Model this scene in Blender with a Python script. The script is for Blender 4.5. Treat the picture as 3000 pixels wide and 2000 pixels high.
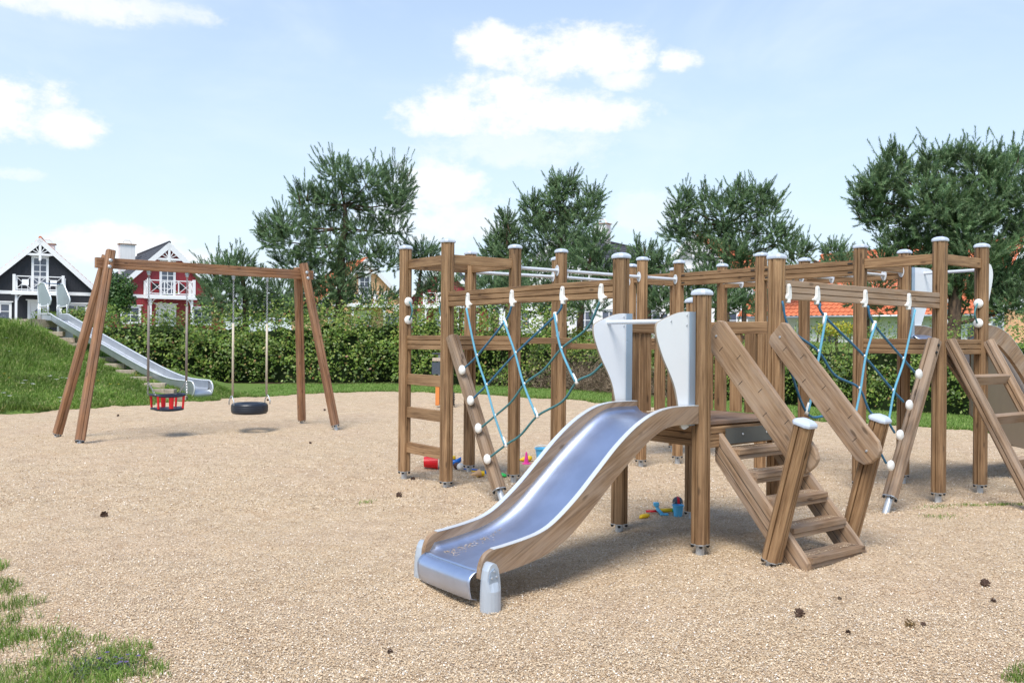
import bpy, math, random
import numpy as np
from mathutils import Matrix, Vector
random.seed(7); RNG = np.random.default_rng(11)
for o in list(bpy.data.objects): bpy.data.objects.remove(o)
scn = bpy.context.scene; COL = scn.collection
R = math.radians
# ---------------------------------------------------------------- camera
CAM_H = 1.534; FPX = 2617.0
roll = R(.449)
Fw = Vector((0, 1, 0)); Rt = Vector((math.cos(roll), 0, math.sin(roll))); Up = Vector((-math.sin(roll), 0, math.cos(roll)))
cd = bpy.data.cameras.new('camera'); cam = bpy.data.objects.new('camera', cd); COL.objects.link(cam)
cam.matrix_world = Matrix(((Rt.x, Up.x, -Fw.x, 0), (Rt.y, Up.y, -Fw.y, 0), (Rt.z, Up.z, -Fw.z, CAM_H), (0, 0, 0, 1)))
cd.sensor_width = 36; cd.lens = 36*FPX/3000; cd.clip_end = 3000; cd.clip_start = .05
scn.camera = cam
scn.render.resolution_x = 1024; scn.render.resolution_y = 682
# ---------------------------------------------------------------- light, sky, exposure
SUN_AZ = (-.35, -1.0); SUN_EL = 57
world = bpy.data.worlds.new('World'); scn.world = world; world.use_nodes = True
sd = bpy.data.lights.new('sun', 'SUN'); sd.energy = 2.15; sd.angle = R(26.0); sd.color = (1, .955, .88)
sun = bpy.data.objects.new('sun', sd); COL.objects.link(sun)
_h = Vector((SUN_AZ[0], SUN_AZ[1], 0)).normalized()*math.cos(R(SUN_EL)); _s = Vector((_h.x, _h.y, math.sin(R(SUN_EL))))
sun.rotation_euler = _s.to_track_quat('Z', 'Y').to_euler(); sun.location = (-12, 4, 20)
scn.view_settings.view_transform = 'Standard'; scn.view_settings.look = 'None'
scn.view_settings.exposure = 1.10; scn.view_settings.gamma = 1; scn.view_settings.use_curve_mapping = False

class NT:
    """small helper round a node tree"""
    def __init__(s, tree): s.t = tree; s.n = tree.nodes; s.l = tree.links; s.n.clear()
    def node(s, typ, **kw):
        n = s.n.new(typ)
        for k, v in kw.items():
            if k in n.inputs and not hasattr(n, k): s.set(n, k, v)
            else: setattr(n, k, v)
        return n
    def set(s, n, k, v):
        if isinstance(v, bpy.types.NodeSocket): s.l.new(v, n.inputs[k])
        else: n.inputs[k].default_value = v
    def math(s, op, a, b=0.0, c=0.0, clamp=False):
        n = s.n.new('ShaderNodeMath'); n.operation = op; n.use_clamp = clamp
        for i, v in enumerate((a, b, c)): s.set(n, i, v)
        return n.outputs[0]
    def mix(s, f, a, b, mode='MIX'):
        n = s.n.new('ShaderNodeMix'); n.data_type = 'RGBA'; n.blend_type = mode
        s.set(n, 0, f); s.set(n, 6, a if not isinstance(a, tuple) else (*a, 1)[:4]); s.set(n, 7, b if not isinstance(b, tuple) else (*b, 1)[:4])
        return n.outputs[2]
    def smooth(s, x, a, b):
        n = s.n.new('ShaderNodeMapRange'); n.interpolation_type = 'SMOOTHSTEP'
        s.set(n, 0, x); n.inputs[1].default_value = a; n.inputs[2].default_value = b
        n.inputs[3].default_value = 0; n.inputs[4].default_value = 1
        return n.outputs[0]
    def noise(s, vec, scale, detail=2, rough=.5, dist=0):
        n = s.n.new('ShaderNodeTexNoise'); n.inputs['Scale'].default_value = scale; n.inputs['Detail'].default_value = detail
        n.inputs['Roughness'].default_value = rough; n.inputs['Distortion'].default_value = dist
        if vec is not None: s.l.new(vec, n.inputs['Vector'])
        return n.outputs[0]
    def ramp(s, f, stops, interp='LINEAR'):
        n = s.n.new('ShaderNodeValToRGB'); s.l.new(f, n.inputs[0]); e = n.color_ramp.elements; n.color_ramp.interpolation = interp
        while len(e) < len(stops): e.new(.5)
        for i, (p, c) in enumerate(stops): e[i].position = p; e[i].color = (*c, 1)[:4]
        return n.outputs[0]
    def mapping(s, vec, scale=(1, 1, 1), loc=(0, 0, 0)):
        n = s.n.new('ShaderNodeMapping'); s.set(n, 0, vec)
        n.inputs['Location'].default_value = loc; n.inputs['Scale'].default_value = scale
        return n.outputs[0]
    def bump(s, h, strength=.3, dist=.01):
        n = s.n.new('ShaderNodeBump'); n.inputs['Strength'].default_value = strength; n.inputs['Distance'].default_value = dist
        s.l.new(h, n.inputs['Height']); return n.outputs[0]

# ---- sky: Nishita with haze towards the horizon and cumulus clouds at their places
w = NT(world.node_tree)
sky = w.node('ShaderNodeTexSky', sky_type='NISHITA', sun_disc=False, sun_elevation=R(SUN_EL), sun_rotation=math.atan2(SUN_AZ[0], SUN_AZ[1]), altitude=10, air_density=1.0, dust_density=.6, ozone_density=1.4)
tc = w.node('ShaderNodeTexCoord'); vn = w.node('ShaderNodeVectorMath', operation='NORMALIZE'); w.l.new(tc.outputs['Generated'], vn.inputs[0])
sp = w.node('ShaderNodeSeparateXYZ'); w.l.new(vn.outputs[0], sp.inputs[0]); X, Y, Z = sp.outputs
az = w.math('ARCTAN2', X, Y); el = w.math('ARCSINE', Z)
skyc = w.mix(1.0, sky.outputs[0], (.089, .100, .108), 'MULTIPLY')
hz = w.math('SUBTRACT', 1, w.math('DIVIDE', el, .95), clamp=True)
hzf = w.math('MULTIPLY', w.math('POWER', hz, 1.5), .93)
base = w.mix(hzf, skyc, (.385, .442, .500))
wisp = w.noise(w.mapping(vn.outputs[0], (1.2, 1.2, 3.5)), 2.2, 5, .6, .4)
base = w.mix(w.math('MULTIPLY', w.smooth(wisp, .42, .75), .32), base, (.46, .505, .55))
clv = w.node('ShaderNodeCombineXYZ'); w.l.new(az, clv.inputs[0]); w.l.new(w.math('MULTIPLY', el, 1.5), clv.inputs[1])
n1 = w.noise(clv.outputs[0], 17, 7, .62, .15); n2 = w.noise(clv.outputs[0], 60, 5, .65)
nn = w.math('ADD', w.math('MULTIPLY', w.math('SUBTRACT', n1, .5), 4.6), w.math('MULTIPLY', w.math('SUBTRACT', n2, .5), 1.9))
CL = [(1430, 130, 100, 50, 1), (1560, 165, 150, 60, 1), (1720, 135, 150, 62, 1), (1820, 170, 90, 50, 1), (1835, 232, 75, 30, .8), (1470, 275, 130, 62, 1), (1300, 340, 150, 60, 1),
      (1560, 330, 250, 60, 1), (1780, 335, 130, 42, .9), (1520, 425, 250, 60, .45), (1985, 178, 65, 34, 1), (30, 310, 170, 95, 1), (170, 365, 120, 55, 1), (200, 10, 300, 46, .75), (420, 30, 180, 30, .6),
      (1280, 545, 130, 72, .9), (1290, 640, 210, 75, .7), (340, 715, 180, 55, .9), (470, 760, 150, 40, .8), (40, 508, 90, 22, .5), (1900, 620, 120, 55, .4), (1350, 640, 60, 40, .7)]
mask = None
for cx, cy, rx, ry, op in CL:
    a0 = math.atan((cx-1500)/FPX); yh = 999.6+(cx-1500)*.0078; e0 = math.atan((yh-cy)/FPX*math.cos(a0)); c_ = math.cos(a0)
    dx = w.math('DIVIDE', w.math('SUBTRACT', az, a0), rx/FPX*c_*c_); dy = w.math('DIVIDE', w.math('SUBTRACT', el, e0), ry/FPX*c_)
    d = w.math('ADD', w.math('ADD', w.math('MULTIPLY', dx, dx), w.math('MULTIPLY', dy, dy)), nn)
    m = w.math('MULTIPLY', w.smooth(d, 1.75, .0), op)
    mask = m if mask is None else w.math('MAXIMUM', mask, m)
gen = w.math('MULTIPLY', w.smooth(w.noise(w.mapping(vn.outputs[0], (1, 1, 2.4)), 2.6, 7, .6), .60, .72), w.math('MULTIPLY', w.smooth(w.math('ABSOLUTE', az), .62, .85), w.smooth(el, .04, .15)))
mask = w.math('MAXIMUM', mask, w.math('MULTIPLY', gen, .8))
shade = w.ramp(w.noise(clv.outputs[0], 16, 3, .5), [(.3, (.495, .505, .53)), (.62, (.545, .537, .535))])
fin = w.mix(w.math('MULTIPLY', mask, .9), base, shade)
bg = w.node('ShaderNodeBackground'); w.l.new(fin, bg.inputs[0]); bg.inputs[1].default_value = 1.0
wo = w.node('ShaderNodeOutputWorld'); w.l.new(bg.outputs[0], wo.inputs[0])

# ---------------------------------------------------------------- rays (a pixel of the 3000x2000 photo -> a point of the world)
def ray(px, py): return Fw+Rt*((px-1500)/FPX)+Up*((1000-py)/FPX)
def atY(px, py, Y): d = ray(px, py); return Vector((0, 0, CAM_H))+d*(Y/d.y)
def gnd(px, py, z=0.0): d = ray(px, py); return Vector((0, 0, CAM_H))+d*((z-CAM_H)/d.z)

# ---------------------------------------------------------------- noise for terrain
_perm = RNG.random((256, 256))
def vnoise(x, y):
    x = np.asarray(x, float); y = np.asarray(y, float); xi = np.floor(x).astype(int); yi = np.floor(y).astype(int); fx = x-xi; fy = y-yi
    fx = fx*fx*(3-2*fx); fy = fy*fy*(3-2*fy); g = lambda a, b: _perm[a % 256, b % 256]
    return (g(xi, yi)*(1-fx)+g(xi+1, yi)*fx)*(1-fy)+(g(xi, yi+1)*(1-fx)+g(xi+1, yi+1)*fx)*fy
def fbm(x, y, s, o=4):
    v = 0; a = .5
    for i in range(o): v = v+a*(vnoise(x*s+17*i, y*s+31*i)-.5); s *= 2.03; a *= .5
    return v
def sstep(t): t = np.clip(t, 0, 1); return t*t*(3-2*t)
MC = np.array([-16.0, 26.6]); _an = np.radians([-180, -90, -57.5, -50.5, -32, 0, 35, 60, 90, 140, 180]); _ar = np.array([13, 12, 10.9, 10.3, 9.3, 8.0, 7.3, 7.6, 8.5, 11, 13])
def mound(x, y):
    dx = x-MC[0]; dy = y-MC[1]; r = np.hypot(dx, dy); d = r/np.interp(np.arctan2(dy, dx), _an, _ar)
    t = np.clip((d-.26)/.74, 0, 1)
    return 1.86*(1-t)**1.06*(1-.22*np.sin(t*3.1416))+.0
def terrain(x, y):
    x = np.asarray(x, float); y = np.asarray(y, float)
    m = mound(x, y)
    back = 1.62*sstep((y+.25*x-33.5)/9.0)
    z = np.maximum(m, back)+fbm(x, y, .35)*.12*sstep(m*3+back)+fbm(x, y, .9)*.05
    far = np.clip((y-75)/60, 0, 1); return z-.05*far
# gravel area outline
GP = np.array([(-9, 2), (-9, 5), (-9, 8), (-6, 9), (-14, 14), (-14, 17.2), (-10.4, 17.7), (-9.5, 19.0), (-8.6, 20.1), (-8.0, 21.5), (-7.5, 22.0), (-7.2, 23.4), (-5, 26.0), (-3.2, 26.9), (-.5, 25.8), (1.8, 23.3), (4.7, 19.1), (6.1, 17.9), (8.2, 16.1), (12, 13), (14, 6), (9, 2)])
def inside(x, y, poly=GP):
    x = np.asarray(x, float); y = np.asarray(y, float); r = np.zeros(x.shape, bool); n = len(poly)
    for i in range(n):
        x0, y0 = poly[i]; x1, y1 = poly[(i+1) % n]
        c = ((y0 > y) != (y1 > y)); r ^= c & (x < (x1-x0)*(y-y0)/(y1-y0+1e-12)+x0)
    return r
def ginside(x, y):
    near = y < 7.5
    a = np.where(near, .42, .5)
    return inside(x+a*fbm(x, y, 1.7)+.25*fbm(y, x, 5), y+a*fbm(y+9, x, 1.7)+.25*fbm(x+5, y, 5))
def gz(x, y):
    h = fbm(x, y, .55, 3)*.09+fbm(x+40, y, 1.9, 4)*.075+fbm(x, y+70, 4.3, 2)*.028
    for a, b, r, d in ((-5.47, 14.2, .75, .09), (-4.42, 15.05, .8, .09), (-.75, 5.15, .6, .05), (2.2, 5.7, .5, .03)): h = h-d*np.exp(-((x-a)**2+(y-b)**2)/(r*r))+d*.35*np.exp(-((x-a)**2+(y-b)**2)/(r*r*4))
    return h
def height(x, y):
    return np.where(inside(x, y), gz(x, y), terrain(x, y))

# ---------------------------------------------------------------- objects
WM = {}
def tag(o, label=None, cat=None, group=None, kind=None):
    if label: o['label'] = label
    if cat: o['category'] = cat
    if group: o['group'] = group
    if kind: o['kind'] = kind
    return o
def place(o, M, parent):
    WM[o] = M
    if parent is not None: o.parent = parent; o.matrix_basis = WM[parent].inverted() @ M
    else: o.matrix_basis = M
def empty(name, loc, rz=0, label=None, cat=None, group=None):
    o = bpy.data.objects.new(name, None); COL.objects.link(o); o.empty_display_size = .2
    place(o, Matrix.Translation(loc) @ Matrix.Rotation(rz, 4, 'Z'), None); return tag(o, label, cat, group)
class MB:
    def __init__(s): s.v = []; s.f = []
    def add(s, vs, fs, M=None):
        b = len(s.v); s.v += [tuple(M @ Vector(v)) if M else tuple(v) for v in vs]; s.f += [tuple(b+i for i in f) for f in fs]; return s
    def box(s, x0, x1, y0, y1, z0, z1, M=None):
        return s.add([(x0, y0, z0), (x1, y0, z0), (x1, y1, z0), (x0, y1, z0), (x0, y0, z1), (x1, y0, z1), (x1, y1, z1), (x0, y1, z1)],
                     [(0, 3, 2, 1), (4, 5, 6, 7), (0, 1, 5, 4), (1, 2, 6, 5), (2, 3, 7, 6), (3, 0, 4, 7)], M)
    def ext(s, prof, z0, z1, M=None, cap=True, taper=0):
        n = len(prof); vs = [(x, y, z0) for x, y in prof]+[(x*(1-taper), y*(1-taper), z1) for x, y in prof]
        fs = [(i, (i+1) % n, n+(i+1) % n, n+i) for i in range(n)]
        if cap: fs += [tuple(range(n-1, -1, -1)), tuple(range(n, 2*n))]
        return s.add(vs, fs, M)
    def bar(s, p0, p1, wx, wy, xdir=None):
        M, L = axis(p0, p1, xdir); return s.box(-wx/2, wx/2, -wy/2, wy/2, 0, L, M)
    def lathe(s, prof, n=16, M=None, cap=True):
        vs = []; fs = []
        for r, z in prof:
            vs += [(r*math.cos(2*math.pi*i/n), r*math.sin(2*math.pi*i/n), z) for i in range(n)]
        for k in range(len(prof)-1):
            fs += [(k*n+i, k*n+(i+1) % n, (k+1)*n+(i+1) % n, (k+1)*n+i) for i in range(n)]
        if cap: fs += [tuple(range(n-1, -1, -1)), tuple((len(prof)-1)*n+i for i in range(n))]
        return s.add(vs, fs, M)
    def tube(s, pts, r, n=8, cap=True):
        pts = [Vector(p) for p in pts]; m = len(pts); rr = r if isinstance(r, (list, tuple)) else [r]*m; vs = []; up = None
        for i, p in enumerate(pts):
            t = (pts[min(i+1, m-1)]-pts[max(i-1, 0)]).normalized()
            if up is None: up = t.orthogonal().normalized()
            up = (up-t*up.dot(t)); up = up.normalized() if up.length > 1e-6 else t.orthogonal().normalized(); b = t.cross(up)
            vs += [p+(up*math.cos(2*math.pi*k/n)+b*math.sin(2*math.pi*k/n))*rr[i] for k in range(n)]
        fs = [(k*n+i, k*n+(i+1) % n, (k+1)*n+(i+1) % n, (k+1)*n+i) for k in range(m-1) for i in range(n)]
        if cap: fs += [tuple(range(n-1, -1, -1)), tuple((m-1)*n+i for i in range(n))]
        return s.add(vs, fs)
    def plate(s, poly, t, M=None):
        """closed outline (x,y) given thickness t along z, centred"""
        return s.ext(poly, -t/2, t/2, M)
    def build(s, name, mat, parent=None, M=None, smooth=False, bevel=0, label=None):
        me = bpy.data.meshes.new(name); me.from_pydata(s.v, [], s.f); me.update()
        if smooth: me.shade_smooth() if hasattr(me, 'shade_smooth') else [setattr(p, 'use_smooth', True) for p in me.polygons]
        if mat: me.materials.append(mat)
        o = bpy.data.objects.new(name, me); COL.objects.link(o)
        place(o, M if M is not None else Matrix(), parent)
        if bevel:
            b = o.modifiers.new('bevel', 'BEVEL'); b.width = bevel; b.segments = 2; b.limit_method = 'ANGLE'; b.angle_limit = R(40)
        if label: o['label'] = label
        return o
def axis(p0, p1, xdir=None):
    p0 = Vector(p0); p1 = Vector(p1); z = (p1-p0); L = z.length; z.normalize()
    x = Vector(xdir) if xdir is not None else (Vector((0, 0, 1)) if abs(z.z) < .9 else Vector((1, 0, 0)))
    x = (x-z*x.dot(z)).normalized(); y = z.cross(x)
    return Matrix(((x.x, y.x, z.x, p0.x), (x.y, y.y, z.y, p0.y), (x.z, y.z, z.z, p0.z), (0, 0, 0, 1))), L
def inst(o, M, parent):
    c = o.copy(); COL.objects.link(c); place(c, M, parent); return c
def fastmesh(name, V, k, mat, parent=None, smooth=False, vpf=None):
    """V (N*k,3): N separate faces of k corners (vpf: list of face index tuples within a k-vertex island)"""
    me = bpy.data.meshes.new(name); V = np.ascontiguousarray(V, np.float32); N = len(V)//k
    if vpf is None: vpf = [tuple(range(k))]
    tot = [len(f) for f in vpf]; base = (np.arange(N)*k)[:, None]
    loops = np.concatenate([base+np.array(f)[None] for f in vpf], 1).astype(np.int32).ravel()
    me.vertices.add(len(V)); me.vertices.foreach_set('co', V.ravel())
    me.loops.add(len(loops)); me.loops.foreach_set('vertex_index', loops)
    sizes = np.tile(np.array(tot, np.int32), N); st = np.concatenate([[0], np.cumsum(sizes)[:-1]]).astype(np.int32)
    me.polygons.add(len(sizes)); me.polygons.foreach_set('loop_start', st)
    try: me.polygons.foreach_set('loop_total', sizes)
    except Exception: pass
    me.update(calc_edges=True); me.materials.append(mat)
    if smooth: me.shade_smooth()
    o = bpy.data.objects.new(name, me); COL.objects.link(o); place(o, Matrix(), parent); return o
def gridmesh(name, xs, ys, zf, mat, keep=None):
    Xg, Yg = np.meshgrid(xs, ys); Zg = zf(Xg, Yg); V = np.stack([Xg, Yg, Zg], -1).reshape(-1, 3); nx = len(xs); ny = len(ys)
    i = np.arange((nx-1)*(ny-1)); a = (i//(nx-1))*nx+i % (nx-1); F = np.stack([a, a+1, a+nx+1, a+nx], 1)
    if keep is not None:
        c = V[F].mean(1); F = F[keep(c[:, 0], c[:, 1])]; u, inv = np.unique(F, return_inverse=True); V = V[u]; F = inv.reshape(-1, 4)
    me = bpy.data.meshes.new(name); me.vertices.add(len(V)); me.vertices.foreach_set('co', V.astype(np.float32).ravel())
    me.loops.add(F.size); me.loops.foreach_set('vertex_index', F.astype(np.int32).ravel())
    me.polygons.add(len(F)); me.polygons.foreach_set('loop_start', (np.arange(len(F))*4).astype(np.int32))
    me.update(calc_edges=True); me.shade_smooth(); me.materials.append(mat)
    o = bpy.data.objects.new(name, me); COL.objects.link(o); place(o, Matrix(), None); return o

# ---------------------------------------------------------------- materials
MATS = {}
def newmat(name):
    m = bpy.data.materials.new(name); m.use_nodes = True; t = NT(m.node_tree); MATS[name] = m
    b = t.node('ShaderNodeBsdfPrincipled'); o = t.node('ShaderNodeOutputMaterial'); t.l.new(b.outputs[0], o.inputs[0]); return m, t, b
def plain(name, col, rough=.5, metal=0, var=.12, scale=6, bump=0, spec=.5, coat=0):
    m, t, b = newmat(name); tc = t.node('ShaderNodeTexCoord'); n = t.noise(tc.outputs['Object'], scale, 4, .6)
    c = t.mix(n, tuple(x*(1-var*1.6) for x in col), tuple(min(1, x*(1+var)) for x in col)); t.set(b, 'Base Color', c)
    b.inputs['Roughness'].default_value = rough; b.inputs['Metallic'].default_value = metal; b.inputs['Specular IOR Level'].default_value = spec
    t.set(b, 'Roughness', t.math('ADD', t.math('MULTIPLY', t.noise(tc.outputs['Object'], scale*2.3, 3), .25), rough-.12, clamp=True))
    if bump: t.set(b, 'Normal', t.bump(t.noise(tc.outputs['Object'], scale*8, 3), bump, .004))
    return m
def wood(name, c1, c2, c3, rough=.62, knots=True, grey=0.0):
    """planed, oiled softwood; grain runs along local Z"""
    m, t, b = newmat(name); tc = t.node('ShaderNodeTexCoord'); oi = t.node('ShaderNodeObjectInfo')
    off = t.node('ShaderNodeVectorMath', operation='SCALE'); cb = t.node('ShaderNodeCombineXYZ')
    for i in range(3): t.l.new(oi.outputs['Random'], cb.inputs[i])
    t.l.new(cb.outputs[0], off.inputs[0]); off.inputs['Scale'].default_value = 37
    ad = t.node('ShaderNodeVectorMath', operation='ADD'); t.l.new(tc.outputs['Object'], ad.inputs[0]); t.l.new(off.outputs[0], ad.inputs[1]); P = ad.outputs[0]
    warp = t.noise(t.mapping(P, (6, 6, 1.0)), 1.0, 2, .5)
    wv = t.node('ShaderNodeCombineXYZ'); sx = t.node('ShaderNodeSeparateXYZ'); t.l.new(P, sx.inputs[0])
    t.l.new(t.math('ADD', sx.outputs[0], t.math('MULTIPLY', warp, .05)), wv.inputs[0]); t.l.new(sx.outputs[1], wv.inputs[1]); t.l.new(t.math('MULTIPLY', sx.outputs[2], .035), wv.inputs[2])
    g1 = t.noise(wv.outputs[0], 62, 4, .65); g2 = t.noise(wv.outputs[0], 220, 2, .5)
    big = t.noise(t.mapping(P, (3, 3, .9)), 1.6, 3, .6)
    col = t.ramp(g1, [(.30, c3), (.46, c1), (.66, c2)])
    col = t.mix(t.math('MULTIPLY', t.smooth(g2, .5, .75), .35), col, c3)
    col = t.mix(t.math('MULTIPLY', t.smooth(big, .42, .7), .42), col, tuple(x*1.28 for x in c2))
    col = t.mix(t.math('MULTIPLY', t.smooth(big, .46, .28), .45), col, tuple(x*.72 for x in c1))
    if grey: col = t.mix(t.math('MULTIPLY', t.smooth(t.noise(t.mapping(P, (5, 5, 1.2)), 2.1, 4, .6), .35, .65), grey), col, (.36, .30, .25))
    if knots:
        v = t.node('ShaderNodeTexVoronoi'); t.l.new(t.mapping(P, (9, 9, 3.2)), v.inputs['Vector']); v.inputs['Scale'].default_value = 1.0
        v.inputs['Randomness'].default_value = 1
        k = t.smooth(t.math('ADD', v.outputs['Distance'], t.math('MULTIPLY', t.math('SUBTRACT', g1, .5), .10)), .15, .06)
        col = t.mix(t.math('MULTIPLY', k, .6), col, tuple(x*.38 for x in c3))
    dr = t.math('ADD', .80, t.math('MULTIPLY', oi.outputs['Random'], .36))
    vv = t.node('ShaderNodeHueSaturation'); t.l.new(dr, vv.inputs['Value']); t.l.new(col, vv.inputs['Color']); t.set(b, 'Base Color', vv.outputs[0])
    # a few long drying checks
    ck = t.noise(t.mapping(P, (90, 90, 1.3)), 1.0, 2, .4); ckm = t.smooth(ck, .71, .76)
    t.set(b, 'Roughness', t.math('ADD', rough-.1, t.math('MULTIPLY', g1, .22)))
    hh = t.math('SUBTRACT', t.math('ADD', t.math('MULTIPLY', g1, .6), t.math('MULTIPLY', g2, .25)), t.math('MULTIPLY', ckm, 1.6))
    t.set(b, 'Normal', t.bump(hh, .42, .0025)); b.inputs['Specular IOR Level'].default_value = .35
    return m
WOOD = wood('oiled wood', (.215, .121, .057), (.350, .216, .113), (.095, .048, .023))
WOODW = wood('weathered wood', (.220, .136, .077), (.325, .218, .135), (.105, .060, .034), grey=.35)
WOODS = wood('swing wood', (.225, .105, .048), (.340, .172, .085), (.110, .048, .024), grey=.15)
WOODD = wood('deck wood', (.135, .078, .050), (.215, .140, .098), (.07, .038, .024), grey=.3)
WOODSTEP = wood('old grey wood', (.34, .27, .20), (.50, .42, .33), (.20, .15, .11), grey=.3)
GALV = plain('galvanised steel', (.50, .53, .56), .42, .55, .16, 14)
CAPM = plain('grey plastic cap', (.50, .55, .64), .38, 0, .08, 10)
BLACKP = plain('black plastic', (.012, .012, .013), .45, 0, .1, 10)
HPL = plain('white laminate', (.80, .82, .84), .34, 0, .03, 3)
HPLE = plain('laminate edge', (.33, .27, .20), .6, 0, .1, 9)
ALU = plain('aluminium angle', (.36, .45, .57), .32, .5, .06, 5)
TUBE = plain('painted tube', (.62, .645, .69), .36, .0, .05, 6)
WHITEP = plain('white plastic', (.78, .77, .74), .33, 0, .04, 12)
STRIP = plain('slide edge strip', (.66, .68, .70), .25, .3, .03, 4)
BRK = plain('slide foot casting', (.44, .49, .55), .42, .25, .06, 9)
def steel(name, col, rough):
    m, t, b = newmat(name); tc = t.node('ShaderNodeTexCoord')
    n = t.noise(t.mapping(tc.outputs['Object'], (1.2, 60, 60)), 3, 3, .6); s = t.noise(tc.outputs['Object'], 3.1, 4, .65)
    t.set(b, 'Base Color', t.mix(t.smooth(s, .3, .7), tuple(x*.88 for x in col), col)); b.inputs['Metallic'].default_value = 1
    t.set(b, 'Roughness', t.math('ADD', rough, t.math('MULTIPLY', s, .10)))
    t.set(b, 'Normal', t.bump(t.math('ADD', t.math('MULTIPLY', n, .2), t.noise(tc.outputs['Object'], 2.2, 2)), .10, .01)); return m
STEEL = steel('stainless steel', (.56, .63, .80), .36)  # blue in the base colour stands in for the reflected sky
STEELM = steel('mound slide steel', (.60, .62, .64), .45)
def ropem(name, c):
    m, t, b = newmat(name); tc = t.node('ShaderNodeTexCoord'); n = t.noise(tc.outputs['Object'], 190, 2, .5); n2 = t.noise(tc.outputs['Object'], 5, 3, .5)
    cc = t.mix(n, tuple(x*.62 for x in c), tuple(min(1, x*1.3) for x in c)); cc = t.mix(t.math('MULTIPLY', t.smooth(n2, .5, .75), .35), cc, (.09, .14, .12))
    t.set(b, 'Base Color', cc); b.inputs['Roughness'].default_value = .7; t.set(b, 'Normal', t.bump(n, .7, .004)); return m
ROPEL = ropem('light blue rope', (.12, .36, .50)); ROPED = ropem('blue rope', (.035, .15, .27)); ROPEG = ropem('teal rope', (.06, .20, .22))
def leafm(name, stops, trans=.25, rough=.55, spec=.3):
    m, t, b = newmat(name); g = t.node('ShaderNodeNewGeometry'); t.set(b, 'Base Color', t.ramp(g.outputs['Random Per Island'], stops))
    b.inputs['Roughness'].default_value = rough; b.inputs['Specular IOR Level'].default_value = spec
    if trans:
        tr = t.node('ShaderNodeBsdfTranslucent'); t.l.new(b.inputs['Base Color'].links[0].from_socket, tr.inputs[0])
        mx = t.node('ShaderNodeMixShader'); mx.inputs[0].default_value = trans; t.l.new(b.outputs[0], mx.inputs[1]); t.l.new(tr.outputs[0], mx.inputs[2])
        out = [n for n in t.n if n.type == 'OUTPUT_MATERIAL'][0]; t.l.new(mx.outputs[0], out.inputs[0])
    return m
def patchy(m, sc=1.6, lo=.55, hi=1.45):
    t = NT.__new__(NT); t.t = m.node_tree; t.n = m.node_tree.nodes; t.l = m.node_tree.links
    b = [n for n in t.n if n.type == 'BSDF_PRINCIPLED'][0]; src = b.inputs['Base Color'].links[0].from_socket; tos = [l.to_socket for l in src.links]
    tc = t.node('ShaderNodeTexCoord'); n = t.noise(tc.outputs['Object'], sc, 3, .6); f = t.node('ShaderNodeMapRange'); t.l.new(n, f.inputs[0]); f.inputs[1].default_value = .3; f.inputs[2].default_value = .7; f.inputs[3].default_value = lo; f.inputs[4].default_value = hi
    h = t.node('ShaderNodeHueSaturation'); t.l.new(f.outputs[0], h.inputs['Value']); t.l.new(src, h.inputs['Color'])
    for q in tos:
        if q.node != h: t.l.new(h.outputs[0], q)
    return m
NEEDLE = leafm('pine needles', [(0, (.085, .155, .070)), (.5, (.175, .275, .130)), (.85, (.25, .35, .175)), (1, (.34, .41, .22))], .38, .5)
LEAF = leafm('hedge leaves', [(0, (.075, .145, .022)), (.45, (.155, .250, .04)), (.8, (.25, .33, .06)), (.95, (.33, .36, .09)), (.985, (.34, .22, .09)), (1, (.36, .15, .07))], .35, .42, .45)
LEAFD = leafm('tree leaves', [(0, (.035, .085, .02)), (.6, (.07, .15, .035)), (1, (.13, .21, .05))], .25, .45, .4)
LEAFY = leafm('yellow leaves', [(0, (.22, .26, .03)), (.6, (.45, .42, .04)), (1, (.60, .50, .05))], .25)
GRASS = leafm('grass blades', [(0, (.085, .165, .022)), (.5, (.165, .27, .045)), (.85, (.26, .36, .08)), (1, (.48, .43, .20))], .4, .5)
LAWNB = leafm('lawn blades', [(0, (.115, .215, .035)), (.6, (.185, .315, .06)), (1, (.30, .39, .11))], .3, .5)
PETW = leafm('daisy petals', [(0, (.75, .75, .72)), (1, (.85, .85, .82))], .1); PETY = leafm('yellow petals', [(0, (.75, .50, .02)), (1, (.80, .60, .04))], .1); PETP = leafm('purple petals', [(0, (.08, .05, .16)), (1, (.14, .10, .24))], .1)
DRY = leafm('dead twigs', [(0, (.11, .075, .05)), (.6, (.22, .16, .11)), (1, (.34, .26, .18))], .05, .8)
patchy(NEEDLE, 1.9, .5, 1.45); patchy(LEAF, 1.6, .55, 1.45); patchy(GRASS, .9, .7, 1.3)
def bark():
    m, t, b = newmat('pine bark'); tc = t.node('ShaderNodeTexCoord'); n = t.noise(t.mapping(tc.outputs['Object'], (1, 1, .35)), 14, 5, .6)
    t.set(b, 'Base Color', t.ramp(n, [(.35, (.035, .022, .016)), (.55, (.12, .075, .05)), (.75, (.22, .13, .08))])); b.inputs['Roughness'].default_value = .9
    t.set(b, 'Normal', t.bump(n, .8, .03)); return m
BARK = bark()
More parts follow.
